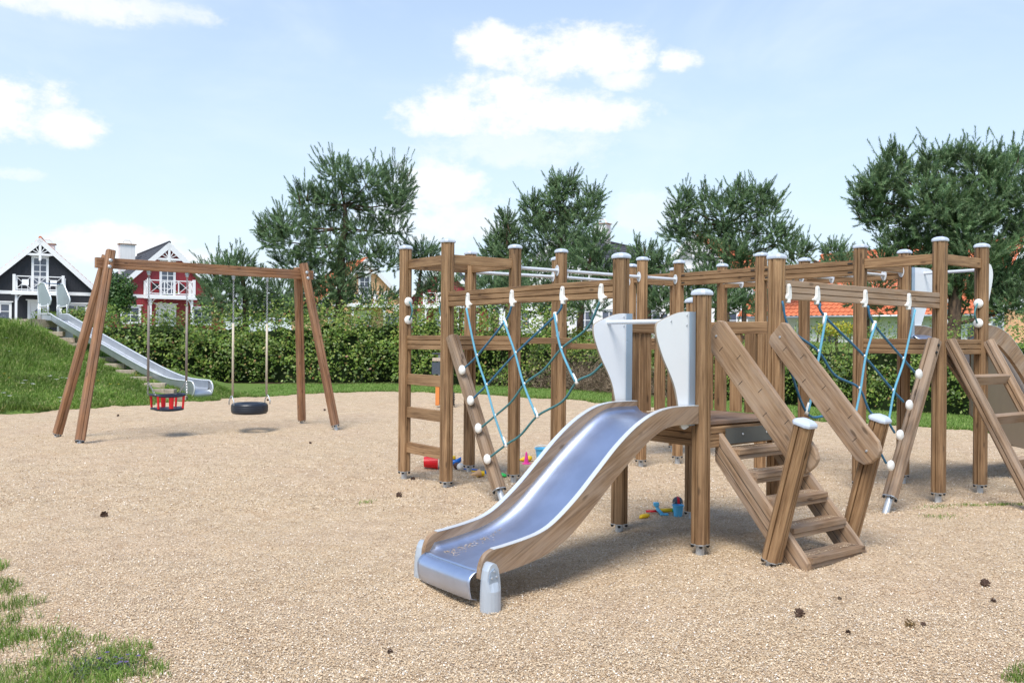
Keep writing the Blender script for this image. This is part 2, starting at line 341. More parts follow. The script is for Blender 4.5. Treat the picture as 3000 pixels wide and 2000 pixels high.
def groundm():
    m, t, b = newmat('lawn and soil'); tc = t.node('ShaderNodeTexCoord'); P = tc.outputs['Object']
    n = t.noise(P, 1.1, 5, .6); f = t.noise(P, 24, 4, .7); n3 = t.noise(t.mapping(P, (1, .35, 1)), 7, 3, .6)
    c = t.ramp(f, [(.3, (.085, .145, .030)), (.5, (.140, .215, .050)), (.72, (.22, .29, .09))])
    c = t.mix(t.math('MULTIPLY', t.smooth(n, .52, .75), .5), c, (.22, .22, .08)); c = t.mix(t.math('MULTIPLY', t.smooth(n3, .6, .8), .25), c, (.28, .25, .13))
    t.set(b, 'Base Color', c); b.inputs['Roughness'].default_value = .95; b.inputs['Specular IOR Level'].default_value = .1
    t.set(b, 'Normal', t.bump(f, .9, .05)); return m
def gravelm():
    m, t, b = newmat('fine gravel'); tc = t.node('ShaderNodeTexCoord'); P = tc.outputs['Object']
    v = t.node('ShaderNodeTexVoronoi'); v.inputs['Scale'].default_value = 120; t.l.new(P, v.inputs['Vector'])
    sc_ = t.node('ShaderNodeSeparateColor'); t.l.new(v.outputs['Color'], sc_.inputs[0])
    c = t.ramp(sc_.outputs[0], [(0, (.26, .175, .105)), (.22, (.49, .35, .21)), (.55, (.59, .44, .28)), (.82, (.67, .53, .365)), (1, (.74, .66, .54))])
    big = t.noise(P, .55, 4, .6); mid = t.noise(P, 5.5, 4, .65)
    c = t.mix(t.math('MULTIPLY', t.smooth(big, .35, .68), .40), c, (.56, .41, .29)); c = t.mix(t.math('MULTIPLY', t.smooth(mid, .56, .36), .30), c, (.30, .205, .14))
    c = t.mix(t.math('MULTIPLY', t.smooth(mid, .55, .72), .25), c, (.66, .54, .42)); c = t.mix(t.math('MULTIPLY', t.smooth(t.noise(P, 1.7, 5, .7), .52, .70), .35), c, (.50, .33, .19))
    t.set(b, 'Base Color', c); b.inputs['Roughness'].default_value = .92; b.inputs['Specular IOR Level'].default_value = .2
    h = t.math('ADD', t.math('MULTIPLY', t.math('SUBTRACT', 1, v.outputs['Distance']), .6), t.math('MULTIPLY', t.noise(P, 40, 3, .6), 1.0))
    t.set(b, 'Normal', t.bump(h, .85, .016)); return m
CHIP = leafm('gravel chips', [(0, (.16, .105, .065)), (.05, (.40, .28, .17)), (.35, (.55, .41, .26)), (.65, (.63, .49, .33)), (.88, (.70, .58, .425)), (1, (.86, .81, .74))], 0, .8, .3)

# ================================================================ SETTING
GM = groundm(); GV = gravelm()
xs = np.concatenate([[-900, -300, -120, -70], np.arange(-45, -20, 1.0), np.arange(-20, 16, .28), np.arange(16, 45, 1.0), [60, 110, 300, 900]])
ys = np.concatenate([[-200, -40, -10], np.arange(-2, 6, .25), np.arange(6, 40, .28), np.arange(40, 60, 1.0), [65, 75, 90, 130, 250, 600, 1500]])
gpx, gpy = GP.mean(0)
def tz(x, y):
    z = terrain(x, y); dep = inside(gpx+(x-gpx)*1.02, gpy+(y-gpy)*1.02)
    return np.where(ginside(x, y), -.10, z-.012)
tag(gridmesh('ground', xs, ys, tz, GM), kind='structure')
ysg = np.concatenate([np.arange(2.2, 8, .05), np.arange(8, 16, .075), np.arange(16, 28.5, .10)])
tag(gridmesh('gravel', np.arange(-14, 14.5, .07), ysg, lambda x, y: gz(x, y)+.0, GV, keep=lambda x, y: ginside(x, y)), kind='structure')

# ---- loose chips lying on the gravel
def chips(N, y0, y1, size, name, p=1.0):
    u = RNG.random(N); yy = (y0**(1-p)+u*(y1**(1-p)-y0**(1-p)))**(1/(1-p)) if p != 1 else y0*(y1/y0)**u
    xx = (RNG.random(N)-.5)*2*yy*.60; k = ginside(xx, yy); xx = xx[k]; yy = yy[k]; n = len(xx)
    zz = gz(xx, yy)+RNG.random(n)*.007+.001
    a = RNG.random(n)*6.283; L = size*(.55+RNG.random(n)*.9); W_ = L*(.35+RNG.random(n)*.4)
    tx = RNG.normal(0, .38, n); ty = RNG.normal(0, .38, n)
    ca, sa = np.cos(a), np.sin(a); Vs = []
    for sx, sy in ((-1, 0), (-.1, -1), (1, .1), (.2, 1)):
        dx = (sx*L*ca-sy*W_*sa)*.5; dy = (sx*L*sa+sy*W_*ca)*.5; Vs.append(np.stack([xx+dx, yy+dy, zz+dx*tx+dy*ty+.002], -1))
    V = np.stack(Vs, 1).reshape(-1, 3)
    return tag(fastmesh(name, V, 4, CHIP), kind='stuff')
tag(chips(260000, 3.7, 8.0, .0095, 'gravel_chips', 1.7), 'fine pale stone and bark chips covering the near playground surface', 'gravel')
tag(chips(130000, 8.0, 17, .0135, 'gravel_chips', 1.6), 'fine pale stone and bark chips covering the far playground surface', 'gravel')

# ================================================================ CLIMBING FRAME
TH = R(37.8); UV = Vector((math.cos(TH), math.sin(TH), 0)); VV = Vector((-math.sin(TH), math.cos(TH), 0)); OR = Vector((-.673, 9.267, 0))
def W(u, v, z=0): return OR+UV*u+VV*v+Vector((0, 0, z))
def post_prof(a, c, g=.0058, d=.016):
    h = a/2; q = []
    for k in range(4):
        M = Matrix.Rotation(k*math.pi/2, 2)
        for p in ((h, -h+c), (h, -g), (h-d, -g*.6), (h-d, g*.6), (h, g), (h, h-c)): q.append(tuple(M @ Vector(p)))
    return q
PP = post_prof(.121, .028)
def lam_prof(t, h, n=3, g=.0045, d=.009, c=.004):
    """beam glued from n laminations: x = thickness, y = height"""
    q = [(t/2-c, -h/2), (t/2, -h/2+c)]
    for i in range(1, n):
        y = -h/2+h*i/n; q += [(t/2, y-g), (t/2-d, y), (t/2, y+g)]
    q += [(t/2, h/2-c), (t/2-c, h/2), (-t/2+c, h/2), (-t/2, h/2-c)]
    for i in range(n-1, 0, -1):
        y = -h/2+h*i/n; q += [(-t/2, y+g), (-t/2+d, y), (-t/2, y-g)]
    return q+[(-t/2, -h/2+c), (-t/2+c, -h/2)]
CF = empty('climbing_frame', W(0, -2.6), 0, 'large wooden climbing frame with rope nets, chin bars, stair and slides on the gravel', 'climbing frame')
def beam(name, p0, p1, prof, mat=WOOD, parent=CF, up=(0, 0, 1), label=None):
    """profile y axis points up"""
    p0 = Vector(p0); p1 = Vector(p1); z = (p1-p0).normalized(); y = Vector(up); y = (y-z*y.dot(z)).normalized(); x = y.cross(z)
    M, L = axis(p0, p1, x); return MB().ext(prof, 0, L).build(name, mat, parent, M, label=label)
_cap = None; _foot = None
def capmesh():
    mb = MB(); a = .0655; prof = lambda s: [(x*s, y*s) for x, y in ((a, -a+.022), (a, a-.022), (a-.022, a), (-a+.022, a), (-a, a-.022), (-a, -a+.022), (-a+.022, -a), (a-.022, -a))]
    rings = [(1.0, -.006), (1.03, .0), (1.03, .012), (.93, .024), (.72, .034), (.42, .041), (.12, .043)]; n = 8; vs = []; fs = []
    for s_, z in rings: vs += [(x, y, z) for x, y in prof(s_)]
    for k in range(len(rings)-1): fs += [(k*n+i, k*n+(i+1) % n, (k+1)*n+(i+1) % n, (k+1)*n+i) for i in range(n)]
    fs += [tuple(range(n-1, -1, -1)), tuple((len(rings)-1)*n+i for i in range(n))]
    return mb.add(vs, fs)
def footparts(mast, Mb, drop=.12):
    """steel pipe, flange plate and bolt caps below the wood; Mb has z along the post, origin at the wood end"""
    global _foot
    if _foot is None:
        f = MB().lathe([(.031, -.32), (.031, -.004)], 18).build('steel_foot', GALV, mast, Mb, smooth=False)
        p = MB().plate([(.058, -.036), (.058, .036), (.036, .058), (-.036, .058), (-.058, .036), (-.058, -.036), (-.036, -.058), (.036, -.058)], .007, Matrix.Translation((0, 0, -.004))).build('foot_plate', GALV, mast, Mb)
        mb = MB()
        for k in range(4):
            Mk = Matrix.Rotation(k*math.pi/2+math.pi/4, 4, 'Z') @ Matrix.Translation((.056, 0, 0)); mb.lathe([(.007, -.030), (.0125, -.024), (.0125, -.008)], 10, Mk)
        q = mb.build('bolt_caps', BLACKP, mast, Mb, smooth=False); _foot = (f, p, q)
    else:
        for o in _foot: inst(o, Mb, mast)
def post(u, v, ztop, zbot=.084, mat=WOOD, cap=True, label=None):
    global _cap
    M, L = axis(W(u, v, zbot), W(u, v, ztop), UV)
    o = MB().ext(PP, 0, L).build('post', mat, CF, M, label=label)
    Mt = M @ Matrix.Translation((0, 0, L))
    if cap:
        if _cap is None: _cap = capmesh().build('post_cap', CAPM, o, Mt, smooth=False)
        else: inst(_cap, Mt, o)
    footparts(o, M); return o
ZT, ZM, ZS = 2.556, 2.212, 1.885
Q = {'L1': (.017, .869, ZT), 'L2': (0, 0, ZT), 'L4': (.898, .865, ZT), 'L3': (.88, -.009, ZT), 'C1': (-.058, -2.597, ZM), 'C2': (-.09, -3.459, ZS), 'C3': (.824, -2.597, ZS), 'C4': (.886, -3.394, ZM),
     'B1': (2.923, .041, ZT), 'B2': (3.577, .027, ZT), 'B1b': (3.532, .828, ZT), 'B2b': (4.398, .833, ZT), 'B3': (3.55, -1.265, ZT), 'B3b': (4.371, -.029, ZT), 'B4b': (4.48, -1.216, ZT),
     'M1': (1.557, 0, ZT), 'M1b': (2.144, .757, ZT), 'R1': (3.575, -3.361, ZT), 'R2': (4.443, -3.365, ZT), 'R3': (4.445, -2.522, ZT), 'R4': (3.575, -2.508, ZT)}
for k, (u, v, z) in Q.items(): post(u, v, z)
RAIL = lam_prof(.045, .10, 1); LAM3 = lam_prof(.060, .152, 3, .006, .013); LAM3L = lam_prof(.058, .160, 3, .006, .013); RUNG = lam_prof(.048, .118, 1); LAM2 = lam_prof(.05, .07, 1)
def rail(a, b, zc, prof, name='rail', off=0, mat=WOOD, e=.045, label=None):
    A = Vector((Q[a][0], Q[a][1], 0)); B = Vector((Q[b][0], Q[b][1], 0)); d = (B-A).normalized(); n = Vector((d.y, -d.x, 0))*off
    p = A+d*e+n; q = B-d*e+n
    return beam(name, W(p.x, p.y, zc), W(q.x, q.y, zc), prof, mat, label=label)
# towers: top rail, platform beam
for t in (('L1', 'L2', 'L3', 'L4'), ('R1', 'R2', 'R3', 'R4'), ('B2', 'B3b', 'B2b', 'B1b')):
    for i in range(4):
        a, b = t[i], t[(i+1) % 4]; o_ = .022 if i in (0,) and t[0] == 'L1' else 0
        if not (t[0] == 'R1' and i == 1): rail(a, b, 2.382, RAIL, 'rail', -o_)
        rail(a, b, 1.516, LAM3, 'platform_beam', -o_)
    u0, v0 = Q[t[0]][:2]; us = [Q[k][0] for k in t]; vs_ = [Q[k][1] for k in t]; ua, ub = min(us)+.07, max(us)-.07; va, vb = min(vs_)+.04, max(vs_)-.04
    for k in range(6):
        uu = ua+(ub-ua)*(k+.5)/6
        beam('deck_board', W(uu, va, 1.565), W(uu, vb, 1.565), lam_prof((ub-ua)/6-.008, .034, 1), WOODD)
# ladder between L1 and L2
for z in (1.108, .743, .352): rail('L1', 'L2', z, RUNG, 'ladder_rung', -.02)
# net beams
def ubeam(name, a, b, z, prof, off=0, mat=WOOD, e0=.05, e1=.05):
    A = Vector((*Q[a][:2], 0)); B = Vector((*Q[b][:2], 0)); d = (B-A).normalized(); n = Vector((d.y, -d.x, 0))*off; p = A+d*e0+n; q = B-d*e1+n
    return beam(name, W(p.x, p.y, z), W(q.x, q.y, z), prof, mat)
ubeam('net_beam', 'L2', 'C1', 1.966, LAM3, -.0, WOOD); ubeam('net_beam', 'C4', 'R1', 1.966, LAM3, 0, WOODW)
# overhead beams back
for a, b in (('B2', 'B3'), ('B3', 'R4'), ('B3b', 'B4b'), ('B4b', 'R3')): ubeam('overhead_beam', a, b, 2.345, LAM3L)
# notches (routed slots) at the beam ends
def slot(a, b, z, side):
    A = Vector((*Q[a][:2], 0)); B = Vector((*Q[b][:2], 0)); d = (B-A).normalized(); n = Vector((d.y, -d.x, 0))
    for dz in (.047, -.047):
        for s_, e in ((0, .10), (1, .10)):
            c = (A+d*e) if s_ == 0 else (B-d*e); c = c+n*(.0285*side)
            MB().box(-.028, .028, -.004, .004, -.007, .007, Matrix(((d.x*UV.x+d.y*VV.x, n.x*UV.x+n.y*VV.x, 0, W(c.x, c.y, z+dz).x), (d.x*UV.y+d.y*VV.y, n.x*UV.y+n.y*VV.y, 0, W(c.x, c.y, z+dz).y), (0, 0, 1, z+dz), (0, 0, 0, 1)))).build('bolt_pocket', BLACKP, CF)
for a, b in (('B2', 'B3'), ('B3', 'R4')): slot(a, b, 2.345, -1); slot(a, b, 2.345, 1)
# chin bars with oval flanges
def flange(c, d, parent):
    M, L = axis(c, Vector(c)+Vector(d)*.01, Vector((0, 0, 1)))
    pr = [(.062*math.cos(2*math.pi*i/20), .033*math.sin(2*math.pi*i/20)) for i in range(20)]
    o = MB().ext(pr, -.004, .006).build('flange', TUBE, parent, M)
    mb = MB()
    for s_ in (-1, 1): mb.lathe([(.008, .005), (.006, .011)], 8, Matrix.Translation((.044*s_, 0, 0)))
    mb.build('flange_bolts', GALV, parent, M)
def chin(a, b, z):
    A = Vector((*Q[a][:2], 0)); B = Vector((*Q[b][:2], 0)); d = (B-A).normalized(); p = A+d*.060; q = B-d*.060
    P0, P1 = W(p.x, p.y, z), W(q.x, q.y, z); M, L = axis(P0, P1)
    o = MB().lathe([(.0195, 0), (.0195, L)], 16, cap=False).build('chin_bar', TUBE, CF, M, smooth=True)
    dd = (P1-P0).normalized(); flange(P0, dd, o); flange(P1, -dd, o)
for a, b in (('L3', 'M1'), ('M1', 'B1'), ('B1', 'B2'), ('L4', 'M1b'), ('M1b', 'B1b'), ('R4', 'R3'), ('B3', 'B4b')): chin(a, b, 2.345)
for k in range(1, 8):
    if k in (3, 4): continue
    v = -.02-2.5*k/7.6
    P0, P1 = W(3.60, v, 2.315), W(4.37, v, 2.315); M, L = axis(P0, P1)
    o = MB().lathe([(.017, 0), (.017, L)], 14, cap=False).build('overhead_bar', TUBE, CF, M, smooth=True)
    flange(P0, (P1-P0).normalized(), o); flange(P1, -(P1-P0).normalized(), o)
# balance beams under the chin bars
beam('balance_beam', W(.93, -.045, 1.545), W(1.66, -.045, 1.545), lam_prof(.055, .07, 1))
beam('balance_beam', W(1.60, .03, 1.485), W(2.89, .06, 1.485), lam_prof(.055, .066, 1))
MB().box(-.02, .02, -.02, .02, -.03, .03, Matrix.Translation(W(1.495, -.02, 1.62))).build('beam_block', GALV, CF)
MB().box(-.02, .02, -.02, .02, -.035, .035, Matrix.Translation(W(2.87, -.035, 1.50))).build('beam_block', WOOD, CF)
# central platform
for a, b in (('C1', 'C3'), ('C3', 'C4')): rail(a, b, 1.660, RAIL, 'rail', 0)
DB = lam_prof(.060, .150, 3)
for a, b in (('C1', 'C2'), ('C1', 'C3'), ('C3', 'C4'), ('C2', 'C4')): rail(a, b, .856 if (a, b) != ('C2', 'C4') else .845, DB, 'platform_beam')
for k in range(7):
    vv = -3.46+.86*(k+.5)/7
    beam('deck_board', W(-.05, vv, .948), W(.86, vv, .948), lam_prof(.112, .032, 1), WOODD)
BAL = lam_prof(.034, .105, 2)
def bal(p, d, mat=WOOD): # d: direction along the fence
    P0 = W(p[0], p[1], .97); P1 = W(p[0], p[1], 1.612); M, L = axis(P0, P1, d.cross(Vector((0, 0, 1)))); return MB().ext(BAL, 0, L).build('baluster', mat, CF, M)
for u in (.105, .245, .415, .575, .705): bal((u, -2.585), UV)
for v in (-2.72, -2.86, -3.02, -3.17, -3.31): bal((.862, v), VV)
# lean-to posts carrying the nets
def leanpost(p0, p1, name='net_post'):
    M, L = axis(p0, p1, UV); o = MB().ext(PP, 0, L).build(name, WOODW, CF, M)
    footparts(o, M)
    d = (Vector(p1)-Vector(p0)).normalized(); mb = MB()
    return o
leanpost(W(-.01, -.925, .125), W(-.01, -.105, 1.575)); leanpost(W(2.665, -3.37, .13), W(3.465, -3.365, 1.575))
# black plugs in the top ends
# rope work
def crom(P, n=7):
    P = [Vector(p) for p in P]; P = [P[0]*2-P[1]]+P+[P[-1]*2-P[-2]]; out = []
    for i in range(1, len(P)-2):
        for k in range(n):
            t = k/n; a, b, c, d = P[i-1:i+3]
            out.append(.5*((2*b)+(c-a)*t+(2*a-5*b+4*c-d)*t*t+(3*b-a-3*c+d)*t**3))
    return out+[P[-2]]
def rope(pts, mat, r=.0095, name='net_rope'): return MB().tube(crom(pts), r, 8).build(name, mat, CF, smooth=True)
def LN(s, z, o=0): return W(-.052-.0223*s+o, -s, z)
def RN(s, z, o=0): return W(.87+s, -3.455+o, z)
def ball(p, n):
    M, _ = axis(p, Vector(p)+Vector(n))
    return MB().lathe([(.030, -.014), (.044, -.010), (.0495, .003), (.047, .014), (.036, .023), (.018, .027), (.001, .028)], 22, M).build('rope_anchor', WHITEP, CF, smooth=True)
def conn(p, q):
    M, L = axis(p, q); return MB().lathe([(.015, -.022), (.0165, .0), (.0145, .05), (.013, .078)], 10, M).build('rope_connector', WHITEP, CF, smooth=True)
def clip(p): return MB().lathe([(.007, -.012), (.0145, -.008), (.0145, .008), (.007, .012)], 10, Matrix.Translation(p)).build('rope_clip', WHITEP, CF, smooth=True)
def hanger(p, n, out):
    """white boot-shaped bracket on the beam: p = bottom middle on the beam face, n = outward, out = along beam"""
    poly = [(-.026, -.005), (-.028, .03), (-.019, .085), (-.012, .105), (.0, .112), (.012, .104), (.016, .085), (.02, .03), (.034, .012), (.060, .004), (.062, -.008), (.03, -.018), (-.02, -.016)]
    n = Vector(n).normalized(); out = Vector(out).normalized(); z = Vector((0, 0, 1))
    M = Matrix(((out.x, z.x, n.x, p[0]), (out.y, z.y, n.y, p[1]), (out.z, z.z, n.z, p[2]), (0, 0, 0, 1)))
    mb = MB(); mb.ext(poly, 0, .026, M); mb.lathe([(.018, -.044), (.022, -.038), (.022, -.014)], 12, Matrix.Translation(Vector(p)+n*.012+out*.008))
    o = mb.build('rope_hanger', WHITEP, CF, bevel=.004)
    MB().lathe([(.006, .026), (.005, .031)], 8, M @ Matrix.Translation((0, .085, 0))).build('bolt', GALV, o)
Lr = dict(A1=[(.461, 1.86), (.642, 1.4), (.809, 1.12), (.955, .835), (1.123, .572)], A2=[(1.093, 1.728), (1.271, 1.433), (1.405, 1.154), (1.594, .876)], A3=[(1.838, 1.775), (1.928, 1.483), (2.123, 1.199)],
          B1=[(1.195, 1.87), (1.093, 1.728), (.642, 1.4), (.398, 1.26)], B2=[(1.923, 1.87), (1.839, 1.768), (1.271, 1.433), (.809, 1.12), (.561, .969)],
          B3=[(2.407, 1.87), (2.246, 1.649), (1.928, 1.483), (1.678, 1.29), (1.405, 1.155), (1.2, .979), (.955, .835), (.708, .698)],
          B4=[(2.55, 1.44), (2.44, 1.357), (2.308, 1.269), (2.123, 1.199), (1.933, 1.021), (1.594, .876), (1.342, .681), (1.123, .572), (.851, .422)])
Rr = dict(A1=[(.585, 1.768), (.498, 1.477), (.416, 1.2), (.34, .98)], A2=[(1.344, 1.717), (1.191, 1.433), (1.114, 1.156), (1.017, .89)], A3=[(2.02, 1.86), (1.838, 1.41), (1.667, 1.124), (1.57, .846), (1.442, .592)],
          D1=[(.004, 1.87), (.108, 1.656), (.498, 1.477), (.747, 1.272), (1.114, 1.156), (1.302, .937), (1.57, .846), (1.711, .734)], D2=[(.52, 1.87), (.585, 1.768), (1.191, 1.433), (1.667, 1.124), (1.862, 1.009)],
          D3=[(1.25, 1.87), (1.344, 1.717), (1.838, 1.41), (2.054, 1.278)], D0=[(.05, 1.45), (.34, .98), (.62, .93), (1.017, .89), (1.086, .811), (1.335, .618), (1.442, .592), (1.57, .468)])
for F_, dct in ((LN, Lr), (RN, Rr)):
    off = -.02 if F_ is LN else -.02
    for k, pts in dct.items():
        light = k[0] == 'A'; z_ = (lambda p: F_(p[0], p[1], (off if light else 0)))
        rope([z_(p) for p in pts], ROPEL if light else (ROPED if k[1] in '12' or F_ is RN else (ROPEG)), .0105)
for F_, a, b in ((LN, (1.123, .572), (.955, .835)), (LN, (1.594, .876), (1.405, 1.154)), (LN, (2.123, 1.199), (1.928, 1.483)), (LN, (1.093, 1.728), (1.271, 1.433)), (LN, (1.838, 1.768), (1.928, 1.483)),
                 (RN, (.585, 1.768), (.498, 1.477)), (RN, (1.344, 1.717), (1.191, 1.433)), (RN, (1.017, .89), (1.114, 1.156)), (RN, (1.442, .592), (1.57, .846)), (RN, (.34, .98), (.416, 1.2))): conn(F_(*a, -.008), F_(*b, -.02))
for F_, p in ((LN, (.642, 1.4)), (LN, (.809, 1.12)), (LN, (.955, .835)), (LN, (1.271, 1.433)), (LN, (1.405, 1.154)), (LN, (1.928, 1.483)), (RN, (.498, 1.477)), (RN, (1.191, 1.433)), (RN, (1.114, 1.156)), (RN, (1.838, 1.41)), (RN, (1.667, 1.124)), (RN, (1.57, .846))): clip(F_(*p, -.01))
for s, z in ((.385, 1.245), (.54, .95), (.68, .689), (.835, .406)): ball(LN(s, z, -.010), -UV)
for s, z in ((2.091, 1.258), (1.923, .976), (1.764, .709), (1.607, .443)): ball(RN(s+.02, z, -.008), -VV)
for s in (.436, 1.172, 1.904, 2.398): hanger(W(-.0305-.0223*s, -s-.01, 1.902), -UV, -VV)
for s in (.03, .52, 1.26, 2.02): hanger(W(.87+max(s, .115), -3.426+.0123*s, 1.902), -VV, -UV)
# hand loops beside the ladders
def loop(u, v, n, side, zs=(1.966, 1.762)):
    n = Vector(n); p = [W(u, v, z)+n*.062 for z in zs]
    for q in p: ball(q, n)
    rope([p[0]+n*.02, p[0]+n*.05+Vector((0, 0, -.03)), p[0]*.5+p[1]*.5+n*.085, p[1]+n*.05+Vector((0, 0, .03)), p[1]+n*.02], ROPEG, .0088, 'hand_loop')
loop(.017, .869, -VV, 1); loop(0, 0, VV, 1); loop(4.443, -3.365, -UV, 1); loop(3.575, -3.361, UV, 1)
# ---- slides
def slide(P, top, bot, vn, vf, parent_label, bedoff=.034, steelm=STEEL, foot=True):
    """P(s, v, z) -> world. boards at v = vn and vf"""
    def poly():
        t = crom([Vector((s, z, 0)) for s, z in top], 5); b = crom([Vector((s, z, 0)) for s, z in bot], 5)
        return t, b
    t, b = poly()
    # resample the bottom at the top's parameter
    def interp(c, s): 
        for i in range(len(c)-1):
            if c[i].x <= s <= c[i+1].x: k = (s-c[i].x)/max(1e-6, c[i+1].x-c[i].x); return c[i].y+(c[i+1].y-c[i].y)*k
        return c[-1].y if s > c[-1].x else c[0].y
    th = .040
    bed = MB(); vs = []; fs = []; vi0, vi1 = min(vn, vf)+th/2-.002, max(vn, vf)-th/2+.002
    sec = [(0, .060), (.05, .026), (.13, .007), (.25, 0), (.75, 0), (.87, .007), (.95, .026), (1, .060)]; ns = len(sec)
    pts = [(p.x, p.y+bedoff) for p in b]
    e = pts[-1]
    if foot:
        for a in range(1, 8): an = a*R(12); pts.append((e[0]-.03+.085*math.sin(an), e[1]-.07*(1-math.cos(an))))
        pts.append((pts[-1][0]-.004, .06)); pts.append((pts[-1][0]-.012, .012)); pts.append((pts[-1][0]-.04, .0))
    for s, z in pts:
        for q, up_ in sec: vs.append(P(s, vi0+(vi1-vi0)*q, z+up_*(1 if s < b[-1].x-.05 else .15)))
    for i in range(len(pts)-1):
        for k in range(ns-1): fs.append((i*ns+k, i*ns+k+1, i*ns+k+ns+1, i*ns+k+ns))
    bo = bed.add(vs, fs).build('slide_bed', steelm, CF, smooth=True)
    so = bo.modifiers.new('thick', 'SOLIDIFY'); so.thickness = .006
    for v in (vn, vf):
        mb = MB(); vs = []; fs = []; n = len(t)
        for p in t:
            zb = interp(b, p.x); 
            for dv in (-th/2, th/2): vs += [P(p.x, v+dv, p.y), P(p.x, v+dv, zb)]
        for i in range(n-1):
            a = i*4; c = a+4; fs += [(a, a+1, c+1, c), (a+2, c+2, c+3, a+3), (a, c, c+2, a+2), (a+1, a+3, c+3, c+1)]
        fs += [(0, 2, 3, 1), (4*n-4, 4*n-3, 4*n-1, 4*n-2)]
        o = mb.add(vs, fs).build('side_board', SLB, bo)
        st = MB(); vs = []; fs = []; m = int(n*.80)
        for p in t[:m]: vs += [P(p.x, v-th/2-.001, p.y+.003), P(p.x, v+th/2+.001, p.y+.003)]
        fs = [(i*2, i*2+1, i*2+3, i*2+2) for i in range(m-1)]; so_ = st.add(vs, fs).build('edge_strip', STRIP, bo); q = so_.modifiers.new('thick', 'SOLIDIFY'); q.thickness = .004; q.offset = 0
    return bo
# side boards: object space grain follows X (slide direction), so a separate material
def woodx(name, d):
    """weathered wood with its grain along the world direction d"""
    m = WOODW.copy(); m.name = name; t = NT.__new__(NT); t.t = m.node_tree; t.n = m.node_tree.nodes; t.l = m.node_tree.links
    d = Vector(d).normalized(); a = d.orthogonal().normalized(); b = d.cross(a)
    tcn = [n for n in t.n if n.type == 'TEX_COORD'][0]; to = [l.to_socket for l in t.l if l.from_node == tcn]; cb = t.node('ShaderNodeCombineXYZ')
    for i, v in enumerate((a, b, d)):
        q = t.node('ShaderNodeVectorMath', operation='DOT_PRODUCT'); t.l.new(tcn.outputs['Object'], q.inputs[0]); q.inputs[1].default_value = v; t.l.new(q.outputs['Value'], cb.inputs[i])
    for x in to: t.l.new(cb.outputs[0], x)
    return m
SLB = woodx('slide board wood', -UV*.88+Vector((0, 0, -.47)))
def PS(s, v, z): return W(-s, v, z)
top1 = [(.16, 1.082), (.30, 1.082), (.44, 1.078), (.60, 1.048), (.78, .968), (.96, .845), (1.14, .690), (1.32, .535), (1.50, .408), (1.62, .355), (1.75, .328), (1.90, .308), (2.0, .296), (2.05, .262), (2.075, .205), (2.08, .148)]
bot1 = [(.16, .955), (.44, .951), (.60, .900), (.78, .785), (.985, .630), (1.174, .470), (1.333, .340), (1.475, .257), (1.614, .205), (1.759, .176), (1.90, .156), (2.08, .140)]
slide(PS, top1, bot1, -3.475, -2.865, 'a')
# foot castings of the slide: oval hooded posts
def casting(s, v, side):
    prof = []; mb = MB(); n = 18; vs = []; fs = []
    lv = [(-.10, 1, 0), (0, 1, 0), (.08, .98, 0), (.145, .90, .0), (.20, .72, .004), (.230, .45, .008), (.240, .15, .010)]
    for z, sc_, _ in lv:
        for i in range(n):
            a = 2*math.pi*i/n; x = .066*math.cos(a)*sc_; y = .056*math.sin(a)
            hollow = side*y > .03 and z > .08
            y2 = y if not hollow else side*.03
            vs.append(W(-s+x, v+y2, z))
    for k in range(len(lv)-1): fs += [(k*n+i, k*n+(i+1) % n, (k+1)*n+(i+1) % n, (k+1)*n+i) for i in range(n)]
    fs += [tuple((len(lv)-1)*n+i for i in range(n))]
    o = mb.add(vs, fs).build('foot_casting', BRK, CF, smooth=False, bevel=.004)
    rec = MB(); pl = [(-.034, .075), (.034, .075), (.037, .145), (.025, .195), (0, .214), (-.025, .195), (-.037, .145)]
    M = Matrix(((UV.x, 0, VV.x, W(-s, v+side*.0325).x), (UV.y, 0, VV.y, W(-s, v+side*.0325).y), (0, 1, 0, 0), (0, 0, 0, 1)))
    rec.ext(pl, -.003, .003, M).build('casting_recess', ALU, o)
    b = MB()
    for x, z in ((0, .195), (.016, .163), (-.018, .158)): b.lathe([(.008, 0), (.006, side*.006)], 8, M @ Matrix.Translation((x, z, side*.003)))
    b.build('bolts', GALV, o)
casting(2.035, -3.535, -1); casting(2.035, -2.805, 1)
